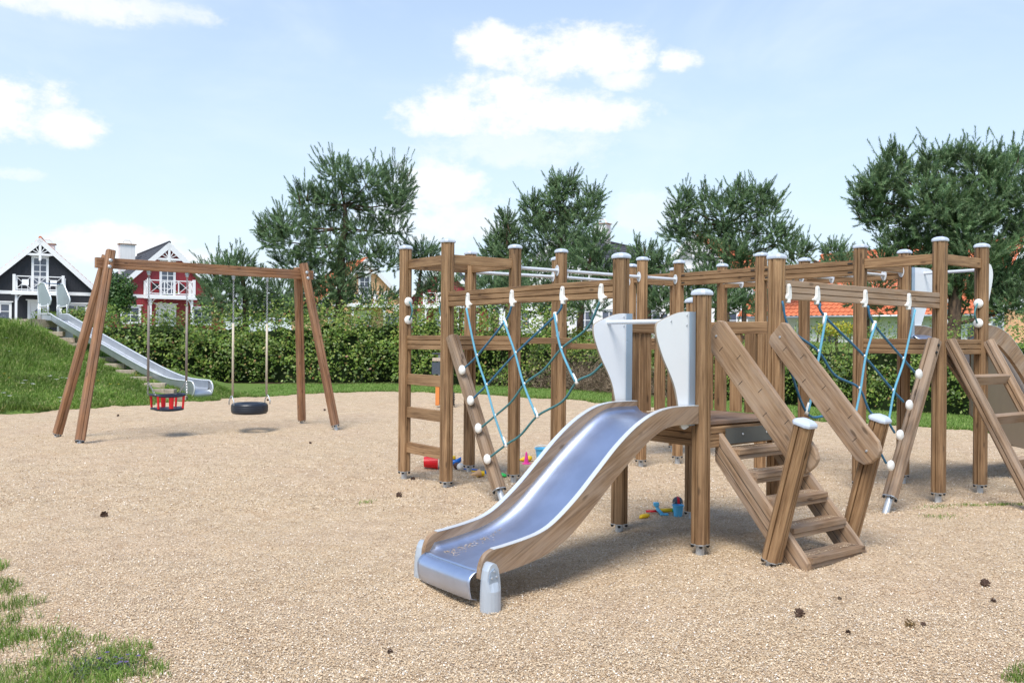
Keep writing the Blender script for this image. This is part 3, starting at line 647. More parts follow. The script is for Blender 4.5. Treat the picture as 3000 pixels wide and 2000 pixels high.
# side panels and grab bar
def panel(P, pts, v, name='side_panel'):
    c = crom([Vector((s, z, 0)) for s, z in pts], 4); vs = [P(p.x, v-.008, p.y) for p in c]+[P(p.x, v+.008, p.y) for p in c]; n = len(c)
    fs = [tuple(range(n)), tuple(range(2*n-1, n-1, -1))]
    o = MB().add(vs, fs).build(name, HPL, CF)
    MB().add(vs, [(i, n+i, n+i+1, i+1) for i in range(n-1)]+[(n-1, 2*n-1, n, 0)]).build('panel_edge', HPLE, o); return o
pp = [(.205, 1.757), (.254, 1.756), (.328, 1.746), (.418, 1.719), (.507, 1.687), (.548, 1.656), (.545, 1.584), (.515, 1.505), (.469, 1.414), (.406, 1.316), (.355, 1.220), (.325, 1.120), (.305, 1.02), (.291, .94), (.255, .915), (.205, .93)]
for v, sgn in ((-3.435, -1), (-2.80, 1)):
    o = panel(PS, pp, v)
    bm = MB(); bm.add([W(-.215, v-.02, .94), W(-.152, v-.02, .94), W(-.152, v-.016, .94), W(-.215, v-.016, .94), W(-.215, v-.02, 1.757), W(-.152, v-.02, 1.757), W(-.152, v-.016, 1.757), W(-.215, v-.016, 1.757)], [(0, 3, 2, 1), (4, 5, 6, 7), (0, 1, 5, 4), (1, 2, 6, 5), (2, 3, 7, 6), (3, 0, 4, 7)])
    bm.build('panel_angle', ALU, o)
    b = MB()
    for s, z in ((.235, 1.73), (.235, 1.66), (.235, 1.0), (.25, 1.03), (.40, 1.685)):
        M, _ = axis(PS(s, v-.0085, z), PS(s, v-.02, z)); b.lathe([(.008, 0), (.006, .005)], 8, M)
    b.build('bolts', GALV, o)
M, L = axis(PS(.40, -3.43, 1.685), PS(.40, -2.80, 1.685)); MB().lathe([(.0165, 0), (.0165, L)], 14, cap=False).build('grab_bar', TUBE, CF, M, smooth=True)
# second slide behind the right tower
def PS2(s, v, z): return W(4.44+s, v, z)
k2 = 1.0
top2 = [(.10, 1.745), (.30, 1.745), (.50, 1.725), (.75, 1.650), (1.02, 1.500), (1.25, 1.330), (1.6, 1.05), (1.95, .78), (2.3, .55), (2.6, .42), (2.9, .36), (3.2, .33), (3.3, .28), (3.33, .18)]
bot2 = [(.10, 1.56), (.45, 1.55), (.68, 1.46), (.95, 1.30), (1.2, 1.12), (1.55, .84), (1.9, .57), (2.2, .37), (2.55, .25), (2.9, .20), (3.33, .16)]
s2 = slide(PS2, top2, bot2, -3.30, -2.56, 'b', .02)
# dust plate under the second slide (brown sheet)
BRS = plain('brown sheet', (.155, .11, .075), .4, .1, .08, 3)
mb = MB(); cc = [(.05, 1.46), (.5, 1.43), (.9, 1.25), (1.5, .82), (2.2, .36), (2.6, .22), (2.2, .24), (1.3, .36), (.85, .47), (.45, .62), (.05, .80)]
pl_ = crom([Vector((s, z, 0)) for s, z in cc], 4); vs = [PS2(p.x, -3.24, p.y) for p in pl_]+[PS2(p.x, -3.225, p.y) for p in pl_]; n = len(pl_)
mb.add(vs, [tuple(range(n)), tuple(range(2*n-1, n-1, -1))]+[(i, n+i, n+(i+1) % n, (i+1) % n) for i in range(n)]).build('skirt_panel', BRS, CF)
pp2 = [(.10, 2.40), (.25, 2.405), (.44, 2.405), (.54, 2.38), (.60, 2.30), (.56, 2.18), (.47, 2.04), (.36, 1.86), (.27, 1.70), (.20, 1.60), (.10, 1.60)]
for v in (-2.56, -3.30):
    o = panel(PS2, pp2 if v > -3 else [(s*.6+.03, z) for s, z in pp2], v+.0)
    bm = MB(); q = [PS2(a, v+b, z) for z in (1.60, 2.40) for a, b in ((.06, -.022), (.125, -.022), (.125, -.017), (.06, -.017))]
    bm.add(q, [(0, 3, 2, 1), (4, 5, 6, 7), (0, 1, 5, 4), (1, 2, 6, 5), (2, 3, 7, 6), (3, 0, 4, 7)]).build('panel_angle', ALU, o)
M, L = axis(PS2(.30, -3.30, 2.345), PS2(.36, -2.56, 2.345)); MB().lathe([(.017, 0), (.017, L)], 14, cap=False).build('grab_bar', TUBE, CF, M, smooth=True)
# right ladder: two leaning stringers and rungs
for u in (3.63, 4.45):
    p0 = W(u, -4.235, .05); p1 = W(u, -3.43, 1.575); M, L = axis(p0, p1, UV); MB().ext(post_prof(.105, .02), 0, L).build('ladder_stringer', WOODW, CF, M)
for z in (1.195, .825, .44):
    v = -3.43-.805*(1.575-z)/1.525
    beam('ladder_rung', W(3.67, v, z), W(4.41, v, z), lam_prof(.055, .095, 1), WOODW, up=(VV*-.45+Vector((0, 0, 1))))
# stair
def PST(u, s, z): return W(u, -3.46-s, z)
for u in (.115, .80):
    poly = [(-.02, .905), (.70, .135), (.765, .06), (.765, -.03), (.60, -.02), (-.02, .665)]
    vs = [PST(u-.024, s, z) for s, z in poly]+[PST(u+.024, s, z) for s, z in poly]; n = len(poly)
    mb = MB().add(vs, [tuple(range(n)), tuple(range(2*n-1, n-1, -1))]+[(i, n+i, n+(i+1) % n, (i+1) % n) for i in range(n)])
    st = mb.build('stair_stringer', None, CF); st.data.materials.append(woodx('stringer wood', -VV*.68+Vector((0, 0, -.73))) if u < .5 else MATS_S)
    MATS_S = st.data.materials[0]; b = st.modifiers.new('bevel', 'BEVEL'); b.width = .004; b.segments = 2
    # grooves between the laminations
    g = MB()
    for k in (1, 2):
        a = .905-.08*k; 
        for du in (-.0245, .0245):
            g.add([PST(u+du, -.02, a), PST(u+du, .745-.03*k, a-.835+.03*k*1.07), PST(u+du, .745-.03*k, a-.841+.03*k*1.07), PST(u+du, -.02, a-.007)], [(0, 1, 2, 3)])
    g.build('joint', BLACKP, st)
for i, (s, z) in enumerate(((.695, .095), (.545, .270), (.395, .440), (.245, .612), (.085, .765))):
    beam('tread', PST(.139, s, z-.022), PST(.776, s, z-.022), lam_prof(.17, .040, 1), WOODW)
    beam('tread_rail', PST(.139, s+.050, z-.060), PST(.776, s+.050, z-.060), lam_prof(.045, .034, 1), WOODW)
mbk = MB(); q = [PST(.14, .035+b, z) for b, z in ((0, .79), (.012, .79), (.012, .905), (0, .905))]+[PST(.775, .035+b, z) for b, z in ((0, .79), (.012, .79), (.012, .905), (0, .905))]
ko = mbk.add(q, [(0, 1, 2, 3), (7, 6, 5, 4), (0, 4, 5, 1), (1, 5, 6, 2), (2, 6, 7, 3), (3, 7, 4, 0)]).build('riser_plate', plain('dark rubber sheet', (.075, .078, .072), .5, 0, .1, 5), CF)
for u in (.33, .62): M, _ = axis(PST(u, .047, .855), PST(u, .06, .855)); MB().lathe([(.009, 0), (.006, .006)], 8, M).build('bolt', GALV, ko)
for (u, s0, z0, s1, z1) in ((-.005, .553, .065, .803, 1.0), (.94, .545, .06, .79, .985)):
    M, L = axis(PST(u, s0, z0), PST(u, s1, z1), UV); o = MB().ext(PP, 0, L).build('handrail_post', WOOD, CF, M); inst(_cap, M @ Matrix.Translation((0, 0, L)), o); footparts(o, M)
for u in (.075, .845):
    # rounded board following the stair
    p0 = PST(u, .0, 1.600); p1 = PST(u, .755, .765); M, L = axis(p0, p1, UV); hw = .115
    pr = [(-.05+.0, -hw+.05), (-.02, -hw), (L+.0, -hw), (L+.065, -hw+.03), (L+.085, -hw+.08), (L+.085, hw-.08), (L+.065, hw-.03), (L, hw), (-.02, hw), (-.06, hw-.03)]
    Mx = M @ Matrix(((0, 0, 1, 0), (0, 1, 0, 0), (1, 0, 0, 0), (0, 0, 0, 1)))
    vs = [(dx, y, x) for dx in (-.021, .021) for x, y in pr]; n = len(pr)
    hb = MB().add(vs, [tuple(range(n)), tuple(range(2*n-1, n-1, -1))]+[(i, n+i, n+(i+1) % n, (i+1) % n) for i in range(n)]).build('handrail_board', WOODW, CF, M, bevel=.008)
    g = MB()
    for k in range(7):
        y = (-.03, .05, -.06, .035, -.045, .06, -.02)[k]; x = .12+L*k/7.6
        g.box(-.0225, .0225, y-.022, y+.022, x-.0015, x+.0015, None)
    g.build('carved_marks', BLACKP, hb, M)
    for x in (.02, L):
        MB().lathe([(.010, 0), (.007, .006)], 8, M @ Matrix.Translation((-.021, 0, x)) @ Matrix.Rotation(-math.pi/2, 4, 'Y')).build('bolt', GALV, hb)
# dark bolt pockets at the top of leaning members and rails
for p, n in ((W(-.062, -.115, 1.53), -UV), (W(-.062, -.15, 1.46), -UV), (W(3.42, -3.435, 1.53), -VV), (W(3.38, -3.435, 1.46), -VV), (W(3.63, -3.50, 1.52), -VV), (W(3.63, -3.54, 1.45), -VV), (W(4.45, -3.50, 1.52), -VV), (W(4.45, -3.54, 1.45), -VV)):
    M, _ = axis(p, p+Vector(n)); MB().lathe([(.014, -.01), (.014, .002)], 12, M).build('plug', BLACKP, CF)

# ================================================================ SWING
SD = Vector((.763, .646, 0)); SN = Vector((.646, -.763, 0)); S0 = Vector((-6.57, 13.25, 0))
def SP(t, n=0, z=0): return S0+SD*t+SN*n+Vector((0, 0, z))
SW = empty('swing_frame', SP(2.05), 0, 'brown wooden A-frame swing set with long top beam on the gravel', 'swing frame')
beam('top_beam', SP(.36, 0, 2.675), SP(3.96, 0, 2.675), lam_prof(.10, .155, 3, .004, .008), WOODS, SW)
for tf, tt in ((0, .55), (4.1, 3.74)):
    for s_ in (-1, 1):
        zb = .07 if s_ > 0 else .07
        p0 = SP(tf, .62*s_, zb); p1 = SP(tt, .055*s_+.045*s_, 2.86 if s_ > 0 else 2.80); M, L = axis(p0, p1, SD)
        lg = MB().ext(post_prof(.125, .02, .005, .014), 0, L).build('leg', WOODS, SW, M); footparts(lg, M)
        if s_ > 0:
            b = MB()
            for z in (-.16, -.26):
                q = p1+(p0-p1).normalized()*(-z) ; Mq, _ = axis(q+SN*.060, q+SN*.2); b.lathe([(.028, 0), (.028, .012), (.012, .022)], 12, Mq)
            b.build('bolt_heads', GALV, SW)
CHAIN = plain('chain steel', (.45, .45, .46), .35, .8, .15, 30); SLEEVE = plain('grey brown sleeve', (.29, .25, .23), .6, 0, .25, 2.5); SLEEVE2 = plain('cream sleeve', (.55, .48, .38), .6, 0, .1, 3)
def chain(mb, p, q, link=.036, r=.0045, wd=.012):
    p = Vector(p); q = Vector(q); L = (q-p).length; n = max(2, int(L/(link*.72)))
    for i in range(n):
        c = p+(q-p)*((i+.5)/n); M, _ = axis(c, q, SD if i % 2 else SN); pts = [M @ Vector((wd*math.cos(a), 0, link*.5*math.sin(a))) for a in [2*math.pi*k/8 for k in range(9)]]
        mb.tube(pts, r, 4, cap=False)
def hangset(root, t, zbot, zc, zs):
    h = MB(); h.box(-.025, .025, -.03, .03, -.035, 0, Matrix.Translation(SP(t, 0, 2.597))); h.lathe([(.02, -.075), (.026, -.06), (.02, -.035)], 10, Matrix.Translation(SP(t, 0, 2.597)))
    h.build('bearing', GALV, root)
    c = MB(); chain(c, SP(t, 0, 2.53), SP(t, 0, zc)); c.build('chain', CHAIN, root)
    MB().lathe([(.019, zs), (.019, zs+.10+(zc-zs)*.55), (.0185, zc)], 10, Matrix.Translation(SP(t, 0, 0)), cap=True).build('sleeve', SLEEVE2 if zs < .62 else SLEEVE, root, smooth=True)
# baby seat
B = empty('baby_swing', SP(1.447, 0, .42), 0, 'toddler swing seat with black frame and red bars on chains', 'swing seat')
DKB = plain('dark blue rubber', (.012, .018, .035), .42, 0, .1, 8); RED = plain('red plastic', (.62, .012, .018), .35, 0, .06, 6)
for t in (1.147, 1.747): hangset(B, t, .7, 2.05, .86)
c = MB()
for t in (1.147, 1.747):
    tt = 1.447+(t-1.447)*.82
    for n in (-.17, .17): chain(c, SP(t, 0, .86), SP(tt, n, .655))
c.build('chain', CHAIN, B)
def ringbar(z, hw, hn, r):
    pts = []
    for k in range(33):
        a = 2*math.pi*k/32; ca, sa = math.cos(a), math.sin(a); f = (abs(ca)**4+abs(sa)**4)**-.25
        pts.append(SP(1.447+hw*ca*f, hn*sa*f, z+.012*math.cos(2*a)))
    return pts
MB().tube(ringbar(.640, .245, .19, 0), .020, 8, False).build('seat_rim', DKB, B, smooth=True)
sb = MB(); rr = ringbar(.425, .235, .18, 0)[:-1]; n = len(rr); sb.add([p+Vector((0, 0, dz)) for dz in (-.022, .018) for p in rr], [tuple(range(n)), tuple(range(2*n-1, n-1, -1))]+[(i, n+i, n+(i+1) % n, (i+1) % n) for i in range(n)]); sb.build('seat', DKB, B, bevel=.012)
for tt, nn_ in ((-.20, -.165), (-.20, .165), (.20, -.165), (.20, .165), (.0, .185), (.0, -.185)):
    wdt = .034 if abs(tt) < .01 else .017
    p0, p1 = SP(1.447+tt*.95, nn_*.95, .435), SP(1.447+tt, nn_, .630); M, L = axis(p0, p1, SD if abs(tt) < .01 else SD)
    MB().ext([(wdt*math.cos(a), .013*math.sin(a)) for a in [2*math.pi*k/12 for k in range(12)]], 0, L, taper=-.25).build('seat_bar', RED, B, M, smooth=False)
# tyre seat
T = empty('tyre_swing', SP(2.82, 0, .38), 0, 'black rubber tyre swing seat hanging flat from two chains', 'swing seat')
RUB = plain('tyre rubber', (.016, .020, .030), .36, 0, .15, 7)
for t in (2.522, 3.12): hangset(T, t, .6, 1.80, .595)
prof = [(.150, .045), (.165, -.055), (.19, -.086), (.235, -.096), (.275, -.088), (.297, -.06), (.300, -.045), (.296, -.040), (.301, -.035), (.303, -.012), (.298, -.007), (.303, -.002), (.303, .022), (.298, .027), (.302, .032), (.297, .06), (.275, .084), (.235, .094), (.19, .086), (.162, .06), (.150, .045)]
MB().lathe([(r, z) for r, z in prof], 48, Matrix.Translation(SP(2.82, 0, .375)), cap=False).build('tyre', RUB, T, smooth=True)
for t in (2.522, 3.12):
    y = MB(); d_ = -1 if t > 2.82 else 1
    for n in (-.10, .10): y.tube([SP(t, 0, .60), SP(t+.02*-d_, n*.3, .575), SP(t-.02*d_, n, .50), SP(t-.02*d_, n, .44)], .009, 6)
    y.build('yoke', GALV, T, smooth=True)

# ================================================================ MOUND SLIDE
MD = Vector((.829, -.559, 0)); MN = Vector((.559, .829, 0)); M0 = Vector((-13.55, 26.75, 0))
MS = empty('mound_slide', M0+MD*4, 0, 'long stainless steel slide running down the grassy mound', 'slide')
ml = 7.35
ctr = [(-.55, 2.03), (0, 2.02), (.25, 1.93), (2.3, 1.27), (4.1, .70), (5.0, .44), (5.7, .29), (6.2, .245), (6.65, .235)]
cp = crom([Vector((s, z, 0)) for s, z in ctr], 8)
def MP(s, n, z): return M0+MD*s+MN*n+Vector((0, 0, z))
hw = .27; sec = [(-hw, .22), (-hw, .03), (-hw+.04, 0), (hw-.04, 0), (hw, .03), (hw, .22)]
vs = []; fs = []; path = [(p.x, p.y) for p in cp]
for s, z in path: vs += [MP(s, n, z+h) for n, h in sec]
for i in range(len(path)-1): fs += [(i*6+k, i*6+k+1, i*6+k+7, i*6+k+6) for k in range(5)]
o = MB().add(vs, fs).build('slide_bed', STEELM, MS, smooth=False); q = o.modifiers.new('thick', 'SOLIDIFY'); q.thickness = .008
e = path[-1]; lip = [(e[0], e[1])]+[(e[0]+.13*math.sin(a), e[1]-.13*(1-math.cos(a))) for a in [R(22.5*k) for k in range(1, 9)]]+[(e[0]-.35, e[1]-.26)]
vs = [MP(s, n, z) for s, z in lip for n in (-hw, hw)]; MB().add(vs, [(2*i, 2*i+1, 2*i+3, 2*i+2) for i in range(len(lip)-1)]).build('exit_lip', STEELM, MS, smooth=True)
for n in (-hw-.01, hw+.01):
    rim = [MP(s, n, z+.225) for s, z in path]+[MP(e[0]+.16*math.sin(a), n, e[1]+.225-.20*(1-math.cos(a))) for a in [R(30*k) for k in range(1, 7)]]+[MP(e[0]-.45, n, e[1]-.175)]
    MB().tube(rim, .019, 8).build('rim_tube', STRIP, MS, smooth=True)
    sp_ = [(s, z+.215) for s, z in path[-26:]]; 
    ey = e[1]; side = [(e[0]-.45, ey-.17)]+[(e[0]-.45, ey+.21)]+[(e[0], ey+.215)]+[(e[0]+.15*math.sin(a), ey+.215-.19*(1-math.cos(a))) for a in [R(30*k) for k in range(1, 7)]]
    mb = MB(); k_ = len(side); mb.add([MP(s, n, z) for s, z in side]+[MP(s, n+.006, z) for s, z in side], [tuple(range(k_)), tuple(range(2*k_-1, k_-1, -1))]); mb.build('exit_cheek', STEELM, MS)
# standing panels at the top
for n in (-hw-.02, hw+.02):
    ol = [(-.60, .62), (-.64, 1.05), (-.56, 1.16), (-.42, 1.20), (-.26, 1.17), (-.16, 1.06), (.08, .74), (.06, .60), (-.04, .52), (-.50, .50), (-.60, .56)]
    ol = [(s-.05, z+1.98) for s, z in ol]; cc_ = [MP(s, n, z) for s, z in ol]
    MB().tube(crom(cc_+[cc_[0]], 4), .021, 8, False).build('panel_frame', STRIP, MS, smooth=True)
    mb = MB(); k_ = len(ol); mb.add([MP(s, n-.004, z) for s, z in ol]+[MP(s, n+.004, z) for s, z in ol], [tuple(range(k_)), tuple(range(2*k_-1, k_-1, -1))]).build('top_panel', STEELM, MS)
    fr = MB()
    for s in (-.66, -.56, -.12): fr.tube([MP(s, n, 1.90 if s < -.3 else 2.2), MP(s, n, 2.55)], .018, 8)
    fr.build('panel_post', STRIP, MS, smooth=True)
MB().tube([MP(-.45, -hw, 3.17), MP(-.45, hw, 3.17)], .015, 8).build('cross_bar', plain('blue tube', (.05, .13, .25), .4), MS, smooth=True)
for s in (.3, 5.0): MB().box(-.05, .05, -.22, .22, -.6, 0, Matrix.Translation(MP(s, 0, np.interp(s, [p[0] for p in ctr], [p[1] for p in ctr])-.03)) @ Matrix.Rotation(math.atan2(MD.y, MD.x), 4, 'Z')).build('slide_support', GALV, MS)
# timber landing
ld = empty('slide_landing', MP(-.9, -.2, 1.98), math.atan2(MD.y, MD.x), 'grey timber landing box at the top of the steel mound slide', 'landing')
for k in range(5):
    M = WM[ld] @ Matrix.Translation((-.75+.0, -.42+k*.21, .07)); MB().box(0, 1.30, -.1, .1, 0, .035).build('plank', WOODSTEP, ld, M)
for y in (-.53, .53): MB().box(-.75, .55, y-.02, y+.02, -.12, .068).build('side_board', WOODSTEP, ld, WM[ld])
MB().box(.552, .59, -.55, .55, -.12, .10).build('front_board', WOODSTEP, ld, WM[ld])
def drop(px, py, lo=10.0, hi=60.0):
    """where the ray of a photo pixel meets the ground"""
    d = ray(px, py); ys_ = np.arange(lo, hi, .02); P = np.stack([d.x*ys_, ys_, CAM_H+d.z*ys_], 1); h = height(P[:, 0], P[:, 1]); i = np.argmax(P[:, 2] < h); i = i if i > 5 else int(np.argmin(np.abs(ys_-25.6)))
    return Vector((P[i, 0], P[i, 1], h[i]))
stepo = None; STEPS = []
for i, (px, py) in enumerate(((160, 978), (196, 996), (222, 1012), (311, 1053), (338, 1072), (372, 1091), (413, 1111), (455, 1130), (483, 1148), (515, 1168))):
    p = drop(px, py); STEPS.append(p); M = Matrix.Translation(p+Vector((0, 0, .05))) @ Matrix.Rotation(R(12+random.uniform(-6, 6)), 4, 'Z')
    if stepo is None: stepo = MB().box(-.26, .26, -.13, .13, -.12, .02).build('timber_step', WOODSTEP, None, M, bevel=.01); s_ = stepo
    else: s_ = inst(stepo, M, None)
    tag(s_, None, 'step', 'timber steps set into the mound beside the steel slide')
    nm = ['topmost', 'second', 'third', 'fourth', 'fifth', 'sixth', 'seventh', 'eighth', 'ninth', 'lowest'][i]
    s_['label'] = f'grey timber step in the mound grass, {nm} of the row counted from the top'

# ================================================================ GRASS
def blades(name, x, y, z, h, wd, mat, lean=.35, label=None, cat='grass'):
    n = len(x); a = RNG.random(n)*6.283; b = RNG.random(n)*6.283; hh = h*(.5+RNG.random(n)*.9); l = lean*hh*(.3+RNG.random(n))
    ca, sa = np.cos(a)*wd/2, np.sin(a)*wd/2
    mx_, my_, mz_ = x+np.cos(b)*l*.35, y+np.sin(b)*l*.35, z+hh*.62
    V = np.stack([np.stack([x-ca, y-sa, z], -1), np.stack([x+ca, y+sa, z], -1), np.stack([mx_+ca*.75, my_+sa*.75, mz_], -1), np.stack([x+np.cos(b)*l, y+np.sin(b)*l, z+hh*(1-lean*.3)], -1), np.stack([mx_-ca*.75, my_-sa*.75, mz_], -1)], 1).reshape(-1, 3)
    o = fastmesh(name, V, 5, mat, vpf=[(0, 1, 2, 4), (4, 2, 3)]); return tag(o, label, cat, kind='stuff')
n = 330000; x = RNG.uniform(-17.5, -5.2, n); y = RNG.uniform(16.8, 33, n); keep = (~ginside(x, y)) & (x/y > -.62) & (x+ (y-22)*.9 < -5.0); x = x[keep]; y = y[keep]; m_ = terrain(x, y)
den = (fbm(x, y, .8)+.5 > RNG.random(len(x))*.55); x = x[den]; y = y[den]; z = terrain(x, y)-.02
tall = np.clip(z*.5+.35+fbm(x, y, 1.1)*1.6, .15, 1.2)
tall = np.where((x-M0.x)*MN.x+(y-M0.y)*MN.y > .25, tall*.6, tall)
sdist = (x-M0.x)*MD.x+(y-M0.y)*MD.y; ndist = (x-M0.x)*MN.x+(y-M0.y)*MN.y
k = ~((np.abs(ndist) < .30) & (sdist > -1.6) & (sdist < 6.9))
for q in STEPS: k &= ~((np.abs(x-q.x) < .27) & (y < q.y+.16) & (y > q.y-.62))
lx, ly = x-(M0.x-MD.x*.9), y-(M0.y-MD.y*.9); k &= ~((np.hypot(lx, ly) < 1.15) | ((np.abs(lx+.1) < 1.0) & (ly < 0) & (ly > -2.2) & (RNG.random(len(x)) < .8)))
x, y, z, tall = x[k], y[k], z[k], tall[k]
blades('mound_grass', x, y, z, .17*tall+.05, .015, GRASS, .75, 'rough tufted meadow grass covering the mound around the steel slide')
n = 120000; y = 15+RNG.random(n)*19; x = RNG.uniform(-8, 15, n); k = (~ginside(x, y)) & (np.abs(x/y) < .62) & (terrain(x, y) < .25); x = x[k]; y = y[k]
blades('lawn_grass', x, y, terrain(x, y)-.012, .045, .014, LAWNB, .8, 'short mown lawn strip between the gravel and the hedges')
# rough fringe where lawn meets gravel
n = 500000; y = 15+RNG.random(n)*13; x = RNG.uniform(-12, 14, n); a_ = ginside(x, y); k = (~a_) & (ginside(x+.25, y) | ginside(x-.25, y) | ginside(x, y-.30)); x = x[k][:26000]; y = y[k][:26000]
blades('edge_grass', x, y, terrain(x, y)-.01, .075, .012, GRASS, .9, 'ragged grass fringe along the far edge of the gravel')
# foreground corner grass
def near(n, poly, name, label, patchy=.5, h=.060, soft=.35):
    poly = np.array(poly); x = RNG.uniform(poly[:, 0].min()-.4, poly[:, 0].max()+.4, n); y = RNG.uniform(poly[:, 1].min()-.4, poly[:, 1].max()+.4, n)
    k = inside(x+soft*fbm(x, y, 2.4)+.25*fbm(y, x, 7), y+soft*fbm(y+9, x, 2.4)+.25*fbm(x+5, y, 7), poly); x = x[k]; y = y[k]
    c = fbm(x, y, 2.7)+.6*fbm(x+7, y, 8.1)+.5; k = RNG.random(len(x)) < np.clip((c-patchy)*5, .015, 1); x = x[k]; y = y[k]
    blades(name, x, y, gz(x, y)-.004, h, .0040, GRASS, .8, label)
near(110000, [(-5, 6.2), (-3.55, 6.1), (-3.0, 5.5), (-2.75, 5.1), (-2.35, 4.75), (-2.15, 4.55), (-1.8, 4.25), (-1.55, 4.0), (-1.3, 3.3), (-5, 3.3)], 'corner_grass', 'thin straggling grass over gravel in the near left corner', .44)
near(60000, [(-5, 4.75), (-2.6, 4.7), (-2.2, 4.35), (-1.75, 4.0), (-1.5, 3.3), (-5, 3.3)], 'corner_turf', 'denser yellow green turf at the bottom left corner', .30, .05)
near(30000, [(2.15, 3.3), (2.25, 4.1), (2.5, 4.35), (3.4, 4.5), (3.4, 3.3)], 'corner_grass', 'green grass patch in the near right corner of the gravel', .38)
xx = RNG.normal(0, 1, 900); 
for (px, py, sx, nb, lb) in ((2930, 1484, .16, 260, 'green grass sprig on gravel right of the right tower'), (2750, 1485, .09, 80, 'grass sprig on gravel before the right tower post'), (2745, 1510, .10, 90, 'low grass sprig on gravel nearest the right tower'), (1080, 1472, .05, 50, 'tiny weed on the open gravel left of the climbing frame'), (2840, 1482, .06, 50, 'thin weed on gravel between the right tower posts')):
    p = gnd(px, py); k = RNG.normal(0, 1, (nb, 2)); blades('grass_sprig', p.x+k[:, 0]*sx, p.y+k[:, 1]*.035, gz(p.x+k[:, 0]*sx, p.y+k[:, 1]*.035), .03, .005, GRASS, 1.0, lb, 'weeds')
# flowers
def flowers(pts, mat, r, name, label):
    V = []
    for p in pts:
        for k in range(7):
            a = 2*math.pi*k/7+random.random()*.3; t = Vector((math.cos(a), math.sin(a), .2)); s_ = Vector((-math.sin(a), math.cos(a), 0))
            c = p; V += [c, c+t*r*.6+s_*r*.28, c+t*r, c+t*r*.6-s_*r*.28]
    return tag(fastmesh(name, np.array([tuple(v) for v in V]), 4, mat), label, 'flowers', kind='stuff')
fl = [(148, 1118), (166, 1129), (180, 1124), (196, 1125), (66, 1141), (73, 1133), (95, 1142), (97, 1145), (11, 1171), (28, 1180), (272, 1151), (145, 1120), (175, 1184), (28, 1045), (19, 1005), (180, 1195)]
flowers([drop(a, b)+Vector((0, 0, .14)) for a, b in fl], PETW, .055, 'daisies', 'white daisies scattered in the mound grass')
fl = [(26, 1125), (231, 1108), (278, 1092), (283, 1100), (311, 1023), (323, 1142), (347, 1142), (399, 1114), (287, 1132), (12, 1112), (440, 1120), (150, 956)]
flowers([drop(a, b)+Vector((0, 0, .14)) for a, b in fl], PETY, .045, 'hawkweed_flowers', 'small yellow flowers scattered in the mound grass')
p = gnd(345, 1965); flowers([p+Vector((random.gauss(0, .035), random.gauss(0, .03), .05+random.random()*.03)) for _ in range(9)], PETP, .013, 'self_heal_flowers', 'small purple flower heads in the near left corner grass')
k = RNG.normal(0, 1, (200, 2)); blades('weed_clump', p.x-.05+k[:, 0]*.08, p.y-.05+k[:, 1]*.06, gz(p.x+k[:, 0]*.1, p.y+k[:, 1]*.05), .05, .006, leafm('dark weed', [(0, (.05, .065, .05)), (1, (.10, .12, .085))], .1), 1.0, 'dark leaved weed clump with purple flowers in the corner grass', 'weeds')

